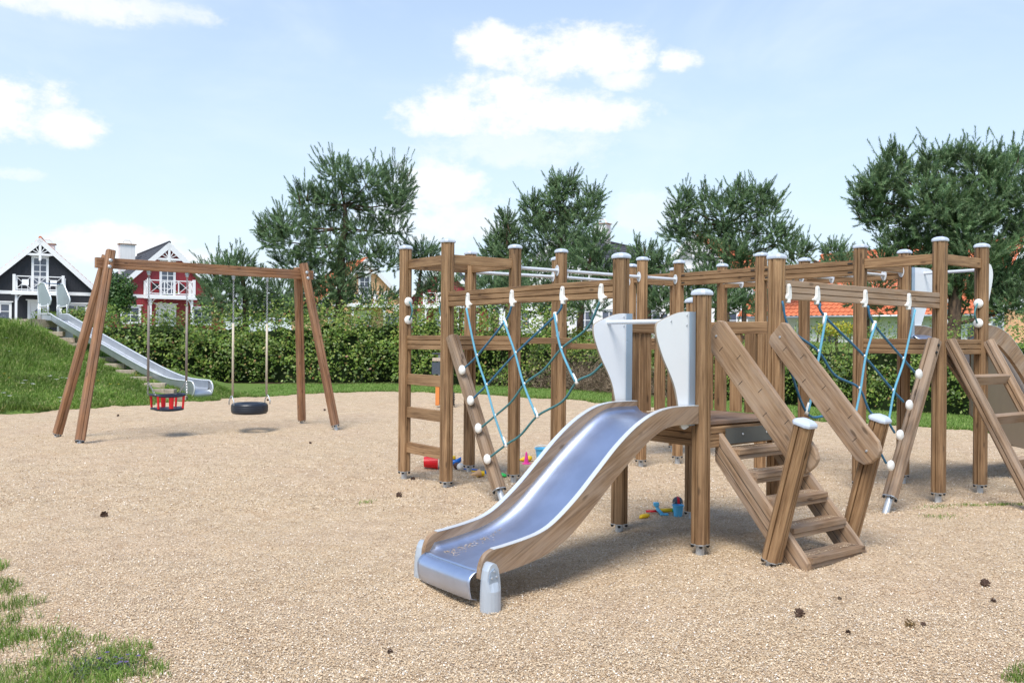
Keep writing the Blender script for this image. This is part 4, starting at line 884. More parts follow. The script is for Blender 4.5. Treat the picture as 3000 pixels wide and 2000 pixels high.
# ================================================================ HEDGES, SHRUBS
def leaves(pts, nrm, size, name, mat, parent, asp=.62):
    """one bent leaf (two quads' worth: 4 corners) per point, facing roughly nrm"""
    n = len(pts); N = nrm+RNG.normal(0, .55, (n, 3)); N /= np.linalg.norm(N, axis=1)[:, None]
    A = np.cross(N, RNG.normal(0, 1, (n, 3))); A /= np.linalg.norm(A, axis=1)[:, None]; Bv = np.cross(N, A); L = (size*(.6+.8*RNG.random(n)))[:, None]
    V = np.stack([pts-A*L*.5, pts-Bv*L*asp*.5, pts+A*L*.5+N*L*.08, pts+Bv*L*asp*.5], 1).reshape(-1, 3)
    return fastmesh(name, V, 4, mat, parent)
def hedge(path, top, depth, name, label, dens=520, size=.085, mat=LEAF, low=None):
    """path: list (x,y); top: list of top heights z; lumpy volume along the path"""
    P = np.array(path, float); d = np.r_[0, np.cumsum(np.hypot(*np.diff(P, axis=0).T))]; Lh = d[-1]
    root = empty(name, (P[len(P)//2][0], P[len(P)//2][1], float(terrain(*P[len(P)//2]))), 0, label, 'hedge')
    def at(s): return np.interp(s, d, P[:, 0]), np.interp(s, d, P[:, 1])
    def nor(s): x0, y0 = at(np.maximum(s-.1, 0)); x1, y1 = at(np.minimum(s+.1, Lh)); tx, ty = x1-x0, y1-y0; l = np.hypot(tx, ty); return ty/l, -tx/l   # towards -y for +x path
    lump = lambda s, q: fbm(s, q*3, .9, 4)
    # core
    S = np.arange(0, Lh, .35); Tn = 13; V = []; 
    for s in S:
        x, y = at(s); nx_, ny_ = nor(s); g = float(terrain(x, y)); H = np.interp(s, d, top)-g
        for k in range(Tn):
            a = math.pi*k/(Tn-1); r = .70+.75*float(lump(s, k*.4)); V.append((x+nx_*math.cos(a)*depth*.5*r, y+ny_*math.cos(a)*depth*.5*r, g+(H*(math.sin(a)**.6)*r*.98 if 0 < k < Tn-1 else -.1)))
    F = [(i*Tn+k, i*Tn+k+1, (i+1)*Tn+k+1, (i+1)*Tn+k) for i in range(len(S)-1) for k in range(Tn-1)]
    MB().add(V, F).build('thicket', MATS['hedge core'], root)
    n = int(dens*Lh*2.4); s = RNG.random(n)*Lh; a = np.where(RNG.random(n) < .55, RNG.random(n)**1.1*1.0, RNG.random(n)*2.1); x, y = at(s); nx_, ny_ = nor(s); g = terrain(x, y); H = np.interp(s, d, top)-g
    r = .80+.75*lump(s, a*12/math.pi*.4)+RNG.normal(.05, .11, n)+.45*fbm(s, a*2.4, 2.4, 3); ca, sa = np.cos(a), np.sin(a)
    pts = np.stack([x+nx_*ca*depth*.5*r, y+ny_*ca*depth*.5*r, g+H*np.maximum(sa, .0)**.6*r+RNG.random(n)*.05], -1)
    if low is not None: kk = ~((pts[:, 2]-g < low(s)) & (RNG.random(n) < .93)); pts, nx_, ny_, ca, sa = pts[kk], nx_[kk], ny_[kk], ca[kk], sa[kk]
    kk = (fbm(pts[:, 0]*1.0, pts[:, 2]*1.3+pts[:, 1]*.5, 1.9, 3) > -.10-.12*RNG.random(len(pts))) | (RNG.random(len(pts)) < .12); pts, nx_, ny_, ca, sa = pts[kk], nx_[kk], ny_[kk], ca[kk], sa[kk]
    nr = np.stack([nx_*ca, ny_*ca, sa*.9+.35], -1); leaves(pts, nr, size, 'foliage', mat, root)
    # stems and sprays above
    m = int(Lh*16); s = RNG.random(m)*Lh; x, y = at(s); nx_, ny_ = nor(s); g = terrain(x, y); H = np.interp(s, d, top)-g; V = []
    sp_ = []; 
    for i in range(m):
        b = np.array([x[i]+nx_[i]*RNG.uniform(-.3, .45)*depth, y[i]+ny_[i]*RNG.uniform(-.3, .45)*depth, g[i]+H[i]*.55]); tip = b+np.array([RNG.normal(0, .22), RNG.normal(0, .22), H[i]*(.42+.22*RNG.random())])
        for q in range(10): sp_.append(b+(tip-b)*(.45+.055*q)+RNG.normal(0, .05, 3))
    leaves(np.array(sp_), np.tile([[0, -.5, .6]], (len(sp_), 1)), size*.95, 'top_sprays', mat, root)
    return root, at, nor, Lh
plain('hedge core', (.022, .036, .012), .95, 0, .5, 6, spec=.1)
h1 = [(-15.4, 31.5), (-13.0, 31.7), (-10.8, 32.4), (-7, 33.1), (-4, 33.3), (-1, 32.5), (2.0, 30.8)]
hedge(h1, [2.40, 2.40, 2.5, 2.75, 2.8, 2.75, 2.5], 2.9, 'rose_hedge', 'long leafy rose hedge behind the swing set and lawn', 620, .105)
h2 = [(1.6, 31.5), (2.6, 30.4), (3.8, 28.6), (4.8, 26.8)]
h2o, *_ = hedge(h2, [1.5, 1.6, 1.7, 1.85], 2.0, 'thin_hedge', 'thinner hedge stretch with bare brown twigs at its foot behind the chin bars', 300, low=lambda s: .9)
h3 = [(4.4, 27.4), (6.1, 24.9), (8.0, 22.6), (9.9, 20.9), (13.5, 18.4)]
hedge(h3, [1.95, 1.85, 1.85, 1.95, 2.1], 2.4, 'field_hedge', 'dense green hedge behind the stair and right tower', 700, .07)
# bare twigs and leaf litter at the foot of the thin stretch
n = 26000; t = RNG.random(n); px_ = np.interp(t, [0, .35, .75, 1], [-.2, 2.4, 4.2, 5.6]); py_ = np.interp(t, [0, .35, .75, 1], [31.9, 29.0, 26.4, 24.6]); x = px_+RNG.normal(0, .45, n); y = py_+RNG.normal(0, .45, n); z = terrain(x, y)+np.abs(RNG.normal(0, .42, n))*1.0
D = RNG.normal(0, 1, (n, 3)); D[:, 2] = D[:, 2]*.9+.4; D /= np.linalg.norm(D, axis=1)[:, None]; C_ = np.cross(D, RNG.normal(0, 1, (n, 3))); C_ /= np.linalg.norm(C_, axis=1)[:, None]; L = (.10+.30*RNG.random(n)**2)[:, None]; P_ = np.stack([x, y, z], -1)
tag(fastmesh('dead_twigs', np.stack([P_-C_*.006, P_+C_*.006, P_+D*L], 1).reshape(-1, 3), 3, DRY), 'tangle of dead brown twigs along the foot of the thin hedge', 'twigs', kind='stuff')
tag(gridmesh('bounce_sheet', np.arange(-60, 50, 1.5), np.arange(42, 60, 1.5), lambda x, y: terrain(x, y)+.03, plain('grey bounce sheet', (.33, .31, .28), .9, 0, .2, 2)), kind='structure')  # unseen grey sheet, added to cut green bounce light on the house trim
SOIL = plain('bare soil', (.11, .075, .05), .95, 0, .4, 9, bump=.8, spec=.1)
xg = np.arange(-6, 12.5, .3)
def soilkeep(x, y): yy = np.interp(x, [-12, -10.8, -4, -1, 2.4, 4.2, 6, 9.6, 13], [31.9, 31.6, 32.0, 31.3, 28.9, 26.4, 23.9, 20.4, 17.5]); return (y > yy-.35+.9*fbm(x, y, 1.4)) & (y < yy+2.5)
tag(gridmesh('hedge_soil', np.arange(-11, 12.5, .2), np.arange(17, 36, .2), lambda x, y: terrain(x, y)+.006, SOIL, keep=soilkeep), kind='structure')
def bush(px, py, Y, rx, rz, label, mat=LEAF, n=2600, size=.07, name='bush', cat='bush'):
    c = atY(px, py, Y); g = float(terrain(c.x, c.y)); root = empty(name, (c.x, c.y, g), 0, label, cat)
    D = RNG.normal(0, 1, (n, 3)); D /= np.linalg.norm(D, axis=1)[:, None]; lum = .8+.9*fbm(D[:, 0]*2+px, D[:, 2]*2+py, 1.3); r = RNG.random(n)**.4*lum
    pts = np.array(c)[None]+D*r[:, None]*np.array([rx, rx, rz]); pts[:, 2] = np.maximum(pts[:, 2], g); leaves(pts, D+np.array([0, 0, .4]), size, 'foliage', mat, root)
    st = MB()
    for k in range(6): st.tube([(c.x+random.uniform(-.1, .1), c.y, g-.05), (c.x+random.uniform(-rx, rx)*.5, c.y+random.uniform(-rx, rx)*.4, c.z+rz*.3)], [.03, .01], 5)
    st.build('stems', BARK, root); return root
bush(135, 930, 31, .55, .35, 'small leafy shrub growing on the mound top before the black house door', n=1200)
bush(225, 925, 31.5, .75, .40, 'leafy shrub on the mound just right of the steel slide panels', n=1800)
bush(88, 945, 29.5, .35, .15, 'low green shrub at the left on the mound top', n=900)
bush(2460, 965, 26.5, .9, .30, 'yellow flowering bush behind the right rope net', LEAFY, 1500)
bush(1730, 995, 34.0, 1.5, .55, 'olive bush with yellow tips behind the chin bars', LEAF, 3600)
bush(1700, 975, 34.0, .7, .25, 'small bright yellow bush top behind the chin bars', LEAFY, 600)
bush(305, 925, 33, .5, .55, 'reddish young bush at the left end of the rose hedge', LEAF, 1600)

# ================================================================ PINES
def brush(nn, L, nl, wdt):
    t = []
    for k in range(nn):
        a = k*2.4+RNG.random(); f = k/nn; z0 = f*L; e_ = R(58-22*f+8*RNG.random()); l = nl*(.8+.35*RNG.random()); d = np.array([math.cos(a)*math.sin(e_), math.sin(a)*math.sin(e_), math.cos(e_)]); s_ = np.array([-math.sin(a), math.cos(a), 0])*wdt
        b = np.array([0, 0, z0]); t += [b-s_*.8, b+s_*.8, b+d*l]
    return np.array(t)
SHOOTS = [brush(30, .38, .115, .021), brush(24, .26, .11, .021), brush(34, .48, .11, .021)]
def shoots(P, D, sc, name, parent, mat=NEEDLE):
    D = D/np.linalg.norm(D, axis=1)[:, None]; which = RNG.integers(0, 3, len(P)); out = []
    for w_ in range(3):
        k = which == w_; p, d, c = P[k], D[k], sc[k]; n = len(p); S = SHOOTS[w_]
        A = np.cross(d, RNG.normal(0, 1, (n, 3))); A /= np.linalg.norm(A, axis=1)[:, None]; Bv = np.cross(d, A)
        out.append((p[:, None]+c[:, None, None]*(S[None, :, 0, None]*A[:, None]+S[None, :, 1, None]*Bv[:, None]+S[None, :, 2, None]*d[:, None])).reshape(-1, 3))
    return fastmesh(name, np.concatenate(out), 3, mat, parent)
def pine(Y, clumps, trunk, label, dens=1.0, spikes=(), depth=.75, sc=1.0, name='pine_tree', low=None):
    """clumps: (px, py, rx_px, ry_px); trunk: list of (px,py,r), in photo pixels, all at distance Y"""
    m = Y/FPX; b = atY(trunk[0][0], trunk[0][1], Y); g = float(terrain(b.x, b.y)); root = empty(name, (b.x, b.y, g), 0, label, 'pine tree', 'pine trees behind the hedges')
    tr = [(b.x, b.y, g-.2)]+[tuple(atY(px, py, Y)) for px, py, r in trunk]; rr = [trunk[0][2]*1.25]+[t_[2] for t_ in trunk]
    MB().tube(crom(tr, 4), list(np.interp(np.linspace(0, len(tr)-1, (len(tr)-1)*4+1), range(len(tr)), rr)), 9).build('trunk', BARK, root, smooth=True)
    P = []; D = []; S = []; tp = np.array(tr)
    for ci, (px, py, rx, ry) in enumerate(clumps):
        c = atY(px, py, Y); rx_, rz_ = rx*m*.80, ry*m*.74; dy = RNG.uniform(-.7, .7)*rx_; c = np.array(c)+np.array([0, dy, 0])
        j = np.argmin(np.abs(tp[:, 2]-(c[2]-rz_*.5))); base = tp[j]; mid = (base+c)/2+np.array([0, 0, -.25*rz_])
        MB().tube([tuple(base), tuple(mid), tuple(c)], [.05, .032, .012], 6).build('limb', BARK, root, smooth=True)
        nb = int(dens*165*(rx_*rz_)**.8)+34
        d = RNG.normal(0, 1, (nb, 3))*np.array([1, depth, .9])+np.array([0, 0, .15]); d /= np.linalg.norm(d, axis=1)[:, None]
        ln = .30+.72*RNG.random(nb)**.55; p = c+d*np.array([rx_, rx_*depth, rz_])*ln[:, None]
        P.append(p); D.append(d*.75+np.array([0, 0, .62])+RNG.normal(0, .28, (nb, 3))); S.append(sc*(.7+.5*RNG.random(nb)))
        # fans of longer leaders along the upper outline
        nf = int(3+nb*.045)
        for k in range(nf):
            a = RNG.uniform(.15, 2.99); q0 = c+np.array([math.cos(a)*rx_*.85, RNG.uniform(-.4, .4)*rx_, math.sin(a)*rz_*.85]); dv = np.array([math.cos(a)*.7, RNG.normal(0, .2), .9]); dv /= np.linalg.norm(dv); l = (.30+.55*RNG.random())*min(1, .45+rz_)
            qn = 4; tt = np.linspace(0, 1, qn); P.append(q0+dv*tt[:, None]*l); D.append(np.tile(dv, (qn, 1))+RNG.normal(0, .32, (qn, 3))*np.array([[1, 1, .4]])*(1-tt[:, None]*.8)); S.append(np.full(qn, sc*.8))
    for px, py, px0, py0 in spikes:
        t1 = np.array(atY(px, py, Y)); t0 = np.array(atY(px0, py0, Y)); ll = np.linalg.norm(t1-t0); dv = (t1-t0)/ll; q = int(3+ll*7); tt = RNG.random(q)
        P.append(t0+(t1-t0-dv*.3)*tt[:, None]+RNG.normal(0, .03, (q, 3))); D.append(np.tile(dv, (q, 1))+RNG.normal(0, .55, (q, 3))*(1-tt[:, None]*.6)+np.array([0, 0, .3])); S.append(sc*(.65+.35*RNG.random(q)))
        P.append((t1-dv*.36*sc)[None]); D.append(dv[None]); S.append(np.array([sc*.95]))
        MB().tube([tuple(t0), tuple(t0+(t1-t0)*.8)], [.03, .01], 5).build('limb', BARK, root)
    shoots(np.concatenate(P), np.concatenate(D), np.concatenate(S), 'crown', root); return root
pine(36, [(1000, 520, 75, 45), (1080, 545, 90, 55), (1150, 540, 70, 60), (1000, 585, 80, 50), (1110, 610, 95, 55), (1170, 600, 50, 50), (930, 610, 75, 55), (890, 580, 50, 45), (960, 670, 90, 55), (1060, 680, 60, 40), (1150, 675, 60, 25),
          (850, 660, 70, 40), (800, 675, 50, 45), (790, 700, 40, 30), (870, 720, 90, 50), (950, 745, 80, 45), (860, 780, 80, 45), (940, 810, 80, 45), (1080, 745, 85, 40), (1135, 770, 70, 40), (1020, 790, 60, 35), (1000, 850, 60, 28), (960, 880, 80, 32), (1090, 875, 90, 24), (900, 850, 50, 35), (930, 915, 60, 25)],
     [(995, 925, .19), (1000, 830, .17), (1000, 720, .15), (1012, 670, .12), (1010, 600, .08)], 'tallest wide pine left of centre with a forked trunk', 1.35,
     [(992, 450, 1000, 500), (975, 470, 985, 510), (1075, 470, 1075, 520), (1212, 482, 1190, 530), (1190, 500, 1170, 540), (870, 545, 880, 600), (755, 668, 780, 690), (772, 630, 785, 680), (1100, 480, 1095, 520), (905, 540, 900, 580), (815, 640, 815, 680)])
pine(35, [(640, 800, 70, 45), (700, 790, 60, 42), (650, 850, 80, 45), (740, 835, 75, 50), (830, 860, 70, 45), (700, 885, 95, 40), (800, 895, 80, 35), (860, 900, 60, 35), (620, 875, 40, 40), (640, 925, 60, 30), (720, 930, 70, 30), (800, 930, 70, 30), (880, 925, 60, 28)],
     [(720, 920, .12), (715, 850, .10), (705, 780, .06)], 'low spreading pine behind the tyre swing chains', 1.2, [(705, 730, 703, 780), (690, 752, 692, 790), (650, 750, 650, 790), (565, 758, 572, 800), (585, 770, 580, 800), (618, 755, 625, 790), (715, 745, 710, 780)])
pine(37, [(1240, 740, 50, 28), (1215, 760, 50, 25), (1250, 775, 40, 25), (1290, 830, 70, 30), (1270, 860, 55, 30)], [(1215, 930, .09), (1225, 850, .08), (1235, 780, .05)], 'small pine between the tall pine and the left tower', 1.0, [(1262, 712, 1255, 740), (1275, 720, 1262, 750)])
pine(38, [(1485, 650, 18, 28), (1475, 690, 35, 30), (1505, 700, 28, 28), (1455, 720, 30, 35), (1480, 745, 55, 30), (1520, 755, 40, 35), (1440, 760, 40, 30), (1500, 800, 60, 35), (1440, 830, 55, 35)], [(1487, 920, .11), (1487, 800, .09), (1486, 660, .04)], 'narrow pointed pine left of the broad centre pine', 1.35, [(1487, 607, 1486, 660), (1473, 640, 1478, 670)])
pine(37, [(1640, 560, 35, 38), (1660, 550, 30, 30), (1620, 590, 30, 30), (1560, 610, 28, 42), (1570, 650, 40, 40), (1735, 590, 32, 36), (1720, 630, 45, 35), (1640, 640, 60, 45), (1690, 660, 55, 40), (1590, 690, 60, 45), (1650, 710, 80, 50), (1700, 740, 60, 40), (1610, 760, 60, 40), (1660, 790, 75, 40), (1560, 800, 60, 40)],
     [(1648, 960, .16), (1645, 850, .14), (1642, 740, .11), (1640, 620, .06)], 'broad round pine in the centre behind the chin bars', 1.45, [(1628, 512, 1630, 560), (1612, 520, 1616, 560), (1655, 515, 1652, 560), (1685, 535, 1680, 580), (1557, 568, 1560, 610), (1740, 560, 1738, 600), (1700, 545, 1690, 590)])
pine(34, [(1745, 720, 50, 45), (1720, 770, 60, 40), (1780, 790, 60, 38), (1430, 850, 60, 45), (1500, 870, 70, 40), (1580, 860, 70, 35), (1660, 850, 70, 40), (1740, 840, 70, 40), (1800, 830, 50, 40)], [(1700, 940, .12), (1710, 840, .10), (1735, 740, .05)], 'bushy pine right of the broad centre pine', 1.2, [(1758, 675, 1752, 710), (1740, 680, 1742, 720)])
pine(34, [(1900, 760, 45, 35), (1940, 780, 45, 30), (1870, 790, 50, 30), (1920, 830, 70, 35), (1850, 840, 50, 35), (1960, 900, 40, 50), (1930, 890, 50, 40)], [(1900, 960, .11), (1900, 860, .09), (1900, 780, .05)], 'small pine with forked leader behind the grey capped posts', 1.1, [(1857, 680, 1868, 740), (1872, 698, 1870, 740), (1910, 705, 1905, 750), (1885, 705, 1890, 750)])
pine(36, [(2000, 600, 30, 40), (1985, 640, 35, 35), (2070, 610, 40, 45), (2160, 590, 40, 45), (2110, 630, 60, 45), (2190, 610, 45, 45), (2250, 620, 45, 45), (2230, 580, 35, 35), (2020, 680, 60, 40), (1980, 690, 40, 30), (2090, 700, 80, 45), (2170, 690, 80, 50), (2250, 690, 55, 45), (2120, 750, 80, 40), (2200, 750, 75, 38), (2050, 740, 60, 35), (2290, 710, 50, 25), (2120, 800, 90, 30)],
     [(2125, 960, .17), (2128, 850, .15), (2130, 760, .12), (2125, 660, .07)], 'wide open pine with many upright leaders right of centre', 1.25, [(2010, 560, 2010, 610), (2065, 512, 2068, 580), (2055, 535, 2060, 590), (2168, 512, 2165, 570), (2190, 530, 2186, 580), (2205, 530, 2200, 575), (2245, 530, 2240, 590), (2310, 545, 2270, 600), (2338, 640, 2295, 700), (2230, 530, 2228, 580), (1975, 598, 1985, 640), (2295, 660, 2290, 700)])
pine(33, [(2030, 880, 70, 45), (2110, 880, 70, 40), (2180, 900, 60, 35), (2060, 830, 60, 30)], [(2100, 980, .1), (2100, 900, .08), (2090, 860, .05)], 'low dense pine behind the platform railing', 1.3)
pine(42, [(2320, 740, 30, 25), (2360, 735, 25, 30), (2440, 740, 30, 28), (2470, 750, 30, 25), (2330, 770, 50, 20), (2450, 780, 60, 20)], [(2400, 930, .1), (2400, 830, .08), (2400, 770, .05)], 'distant small pine tops left of the large right pine', 1.1, [(2302, 705, 2305, 735), (2370, 712, 2366, 740), (2433, 708, 2435, 735), (2465, 715, 2462, 745), (2410, 720, 2418, 745), (2320, 720, 2322, 745)])
pine(27, [(2620, 500, 45, 55), (2680, 520, 60, 50), (2740, 490, 50, 45), (2800, 480, 55, 45), (2860, 500, 55, 50), (2920, 520, 55, 50), (2980, 500, 60, 60), (2560, 540, 40, 35), (2540, 580, 45, 40), (2610, 580, 70, 50), (2700, 590, 85, 60), (2800, 580, 90, 65), (2900, 590, 90, 65), (2990, 600, 70, 60), (2560, 630, 50, 35), (2620, 660, 75, 50), (2720, 670, 90, 55), (2820, 670, 90, 55), (2920, 680, 90, 55), (3000, 700, 70, 60), (2690, 725, 70, 30), (2770, 735, 80, 42), (2870, 750, 90, 45), (2960, 780, 80, 50), (2600, 770, 40, 30), (2680, 800, 70, 25), (2900, 840, 70, 28), (2990, 880, 60, 40), (2790, 850, 70, 18), (2750, 640, 90, 60), (2860, 630, 90, 60), (2840, 760, 110, 60), (2740, 790, 90, 45), (2860, 870, 90, 45), (2950, 900, 80, 55), (2960, 830, 80, 50), (2700, 860, 60, 30), (2640, 720, 60, 35)],
     [(2790, 1080, .22), (2795, 950, .20), (2800, 800, .17), (2800, 620, .10)], 'huge dense pine filling the right edge behind the right tower', 1.7,
     [(2622, 410, 2620, 470), (2603, 425, 2608, 480), (2645, 435, 2640, 480), (2550, 495, 2552, 540), (2515, 522, 2525, 570), (2722, 450, 2725, 490), (2808, 420, 2805, 470), (2772, 448, 2775, 480), (2905, 445, 2900, 490), (2873, 450, 2872, 490), (2985, 425, 2982, 480), (2960, 435, 2962, 490), (2845, 450, 2840, 490), (2502, 605, 2520, 640), (2582, 470, 2590, 510)], .6)
pine(33, [(1560, 900, 60, 35), (1640, 905, 60, 35), (1500, 840, 45, 35), (1440, 890, 45, 30), (1720, 900, 60, 30)], [(1600, 980, .10), (1600, 920, .08), (1600, 880, .05)], 'low dark pine behind the left rope net', 1.2)
pine(36, [(2230, 830, 60, 45), (2170, 830, 60, 40), (2100, 850, 60, 35), (2240, 900, 50, 30), (2000, 850, 50, 40)], [(2180, 980, .11), (2180, 880, .09), (2180, 800, .05)], 'low dense pine right of the open pine trunk', 1.2)
pine(30, [(2480, 790, 50, 25), (2560, 840, 60, 30), (2520, 880, 50, 25), (2580, 900, 50, 30)], [(2540, 990, .09), (2540, 880, .07), (2530, 820, .04)], 'low pine branches left of the right tower', 1.0)
# leafy tree by the red house
c0 = atY(350, 860, 40); dt = empty('small_leafy_tree', (c0.x, c0.y, float(terrain(c0.x, c0.y))), 0, 'small round leafy tree between the black and red houses', 'tree')
n = 5200; Dv = RNG.normal(0, 1, (n, 3)); Dv /= np.linalg.norm(Dv, axis=1)[:, None]; r = (RNG.random(n)**.35)*(.82+.9*fbm(Dv[:, 0]*2, Dv[:, 2]*2, 1.5)); pts = np.array(c0)[None]+Dv*r[:, None]*np.array([.85, .85, 1.15]); leaves(pts, Dv+np.array([0, 0, .3]), .11, 'crown', LEAFD, dt)
MB().tube([(c0.x, c0.y, float(terrain(c0.x, c0.y))-.1), (c0.x, c0.y, c0.z)], [.09, .04], 7).build('trunk', BARK, dt)

# ================================================================ HOUSES
def claddingm(name, col, rough=.6):
    m, t, b = newmat(name); tc = t.node('ShaderNodeTexCoord'); n = t.noise(t.mapping(tc.outputs['Object'], (7, 7, .4)), 1.0, 3, .6); sx = t.node('ShaderNodeSeparateXYZ'); t.l.new(tc.outputs['Object'], sx.inputs[0])
    t.set(b, 'Base Color', t.mix(n, tuple(x*.82 for x in col), tuple(min(1, x*1.12) for x in col))); b.inputs['Roughness'].default_value = rough
    return m
BLK = claddingm('black cladding', (.018, .019, .026)); REDW = claddingm('red cladding', (.300, .032, .040)); ORW = claddingm('orange render', (.80, .49, .27)); WHW = claddingm('white wall', (.78, .78, .77))
WTR = plain('white trim paint', (.80, .80, .80), .5, 0, .04, 3)
def glassm():
    m, t, b = newmat('window glass'); tc = t.node('ShaderNodeTexCoord'); n = t.noise(tc.outputs['Object'], 1.5, 2)
    t.set(b, 'Base Color', t.mix(n, (.03, .035, .05), (.10, .12, .17))); b.inputs['Roughness'].default_value = .06; b.inputs['Specular IOR Level'].default_value = .9; return m
GLS = glassm()
def tilem(name, c):
    m, t, b = newmat(name); tc = t.node('ShaderNodeTexCoord'); n = t.noise(tc.outputs['Object'], 3.5, 3, .7)
    t.set(b, 'Base Color', t.mix(n, tuple(x*.65 for x in c), tuple(min(1, x*1.25) for x in c))); b.inputs['Roughness'].default_value = .75; return m
TOR = tilem('orange clay tiles', (.62, .175, .075)); TGR = tilem('dark grey tiles', (.055, .058, .07))
def tileslab(L, S, row=.34, wave=.22, amp=.022):
    """x along the ridge (0..L), y down the slope (0..S), z out"""
    nx = max(8, int(L/wave*4)); rows = int(S/row); V = []; F = []
    for r in range(rows):
        for e in (0, 1):
            for i in range(nx+1):
                x = L*i/nx; V.append((x, (r+e)*S/rows+(.02 if e else 0), amp*math.sin(2*math.pi*x/wave)+(.042 if e else .012)))
    for r in range(rows*2-1):
        for i in range(nx): a = r*(nx+1)+i; F.append((a, a+1, a+nx+2, a+nx+1))
    return V, F
def house(px, Y, phi, w_, hb, pitch, dep, wall, tile, label, gz_=1.62, balcony=True, doors=True, wins=((-2.3, 1.0, 1.28, 1.15), (2.2, 1.0, 1.28, 1.15)), chim=None, upwin=True, trimc=True):
    c = atY(px, 1000, Y); H = empty('house', (c.x, c.y, gz_), phi, label, 'house'); Mh = WM[H]
    ha = hb+w_/2*math.tan(pitch); hw_ = w_/2
    def b(name, mb, mat, parent=H, **k): return mb.build(name, mat, parent, Mh, **k)
    w = MB(); w.add([(-hw_, 0, -1.5), (hw_, 0, -1.5), (hw_, 0, hb), (0, 0, ha), (-hw_, 0, hb), (-hw_, dep, -1.5), (hw_, dep, -1.5), (hw_, dep, hb), (0, dep, ha), (-hw_, dep, hb)], [(0, 1, 2, 3, 4), (9, 8, 7, 6, 5), (1, 6, 7, 2), (5, 0, 4, 9), (4, 3, 8, 9), (3, 2, 7, 8)])
    b('wall', w, wall)
    bt = MB(); q = -hw_+.12
    while q < hw_-.05:
        zt = ha-abs(q)*math.tan(pitch)-.05; bt.box(q-.018, q+.018, -.018, -.001, -.5, zt); q += .165
    tag(b('cladding_battens', bt, wall), kind='stuff')
    if balcony or trimc:
        b('band_board', MB().box(-hw_-.02, hw_+.02, -.05, -.002, hb-.02, hb+.20), WTR)
        for s_ in (-1, 1): b('corner_board', MB().box(s_*hw_-.08, s_*hw_+.08, -.045, -.002, -.6, hb-.03), WTR)
    oh = .42; sl = (hw_+oh)/math.cos(pitch)
    for s_ in (-1, 1):
        # roof slab with tiles
        ex = Vector((s_*math.cos(pitch), 0, -math.sin(pitch))); nz = Vector((s_*math.sin(pitch), 0, math.cos(pitch))); o_ = Vector((0, -.38, ha+.10))
        M = Mh @ Matrix(((0, ex.x, nz.x, o_.x), (1, ex.y, nz.y, o_.y), (0, ex.z, nz.z, o_.z), (0, 0, 0, 1)))
        rf = MB().box(0, dep+.6, 0, sl, -.12, .0).build('roof', WTR, H, M)
        V, F = tileslab(dep+.6, sl); tl = MB().add(V, F).build('roof_tiles', tile, rf, M); tl['kind'] = 'stuff'
        # barge board
        bb = MB(); bw = .30
        bb.add([(0, 0, 0), (0, sl, 0), (0, sl, -bw), (0, 0, -bw-.02), (-.05, 0, 0), (-.05, sl, 0), (-.05, sl, -bw), (-.05, 0, -bw-.02)], [(0, 1, 2, 3), (7, 6, 5, 4), (0, 4, 5, 1), (1, 5, 6, 2), (2, 6, 7, 3), (3, 7, 4, 0)])
        bb.build('barge_board', WTR, H, M @ Matrix.Translation((.0, 0, .03)))
    b('ridge_tiles', MB().tube([(0, -.42, ha+.13), (0, dep+.25, ha+.13)], .11, 8), tile)
    # gable ornament: collar, king post with drop, spokes
    orn = MB(); zc = ha-1.05; y0, y1 = -.41, -.36; cw = 1.05/math.tan(pitch)*.98
    orn.box(-cw, cw, y0, y1, zc, zc+.13)
    orn.box(-.075, .075, y0-.01, y1, zc-.28, ha-.15); orn.lathe([(.001, -.40), (.07, -.35), (.085, -.29), (.05, -.24)], 10, Matrix.Translation((0, -.385, zc)))
    for a in (28, 58, 122, 152):
        d = Vector((math.cos(R(a)), 0, math.sin(R(a)))); orn.bar(Vector((0, -.385, zc+.10)), Vector((0, -.385, zc+.10))+d*.62, .05, .04)
    b('gable_ornament', orn, WTR)
    def win(x, z, ww, hh, nx, nz, cap=True, name='window', sill=True):
        f = MB(); t = .15
        for a, b0, c_, d in ((x-ww/2-t, x-ww/2, z-(t if sill else 0), z+hh+t), (x+ww/2, x+ww/2+t, z-(t if sill else 0), z+hh+t)): f.box(a, b0, -.075, -.002, c_, d)
        f.box(x-ww/2, x+ww/2, -.075, -.002, z+hh, z+hh+t)
        if sill: f.box(x-ww/2, x+ww/2, -.085, -.002, z-t, z)
        fo = b(name, f, WTR)
        if cap: b('window_cap', MB().box(x-ww/2-t-.09, x+ww/2+t+.09, -.15, -.002, z+hh+t+.002, z+hh+t+.07), WTR, fo)
        b('pane', MB().box(x-ww/2, x+ww/2, -.030, -.022, z, z+hh), GLS, fo)
        g = MB()
        for i in range(1, nx): g.box(x-ww/2+ww*i/nx-.025, x-ww/2+ww*i/nx+.025, -.06, -.031, z, z+hh)
        for i in range(1, nz): g.box(x-ww/2, x+ww/2, -.055, -.031, z+hh*i/nz-.022, z+hh*i/nz+.022)
        b('glazing_bars', g, WTR, fo)
    if upwin: win(-.02, hb+.22 if balcony else hb+.5, .72, 2.15 if balcony else 1.1, 2, 5 if balcony else 3, name='balcony_door' if balcony else 'window', sill=not balcony)
    for x, z, ww, hh in wins: win(x, z, ww-.3, hh-.25, 2, 2)
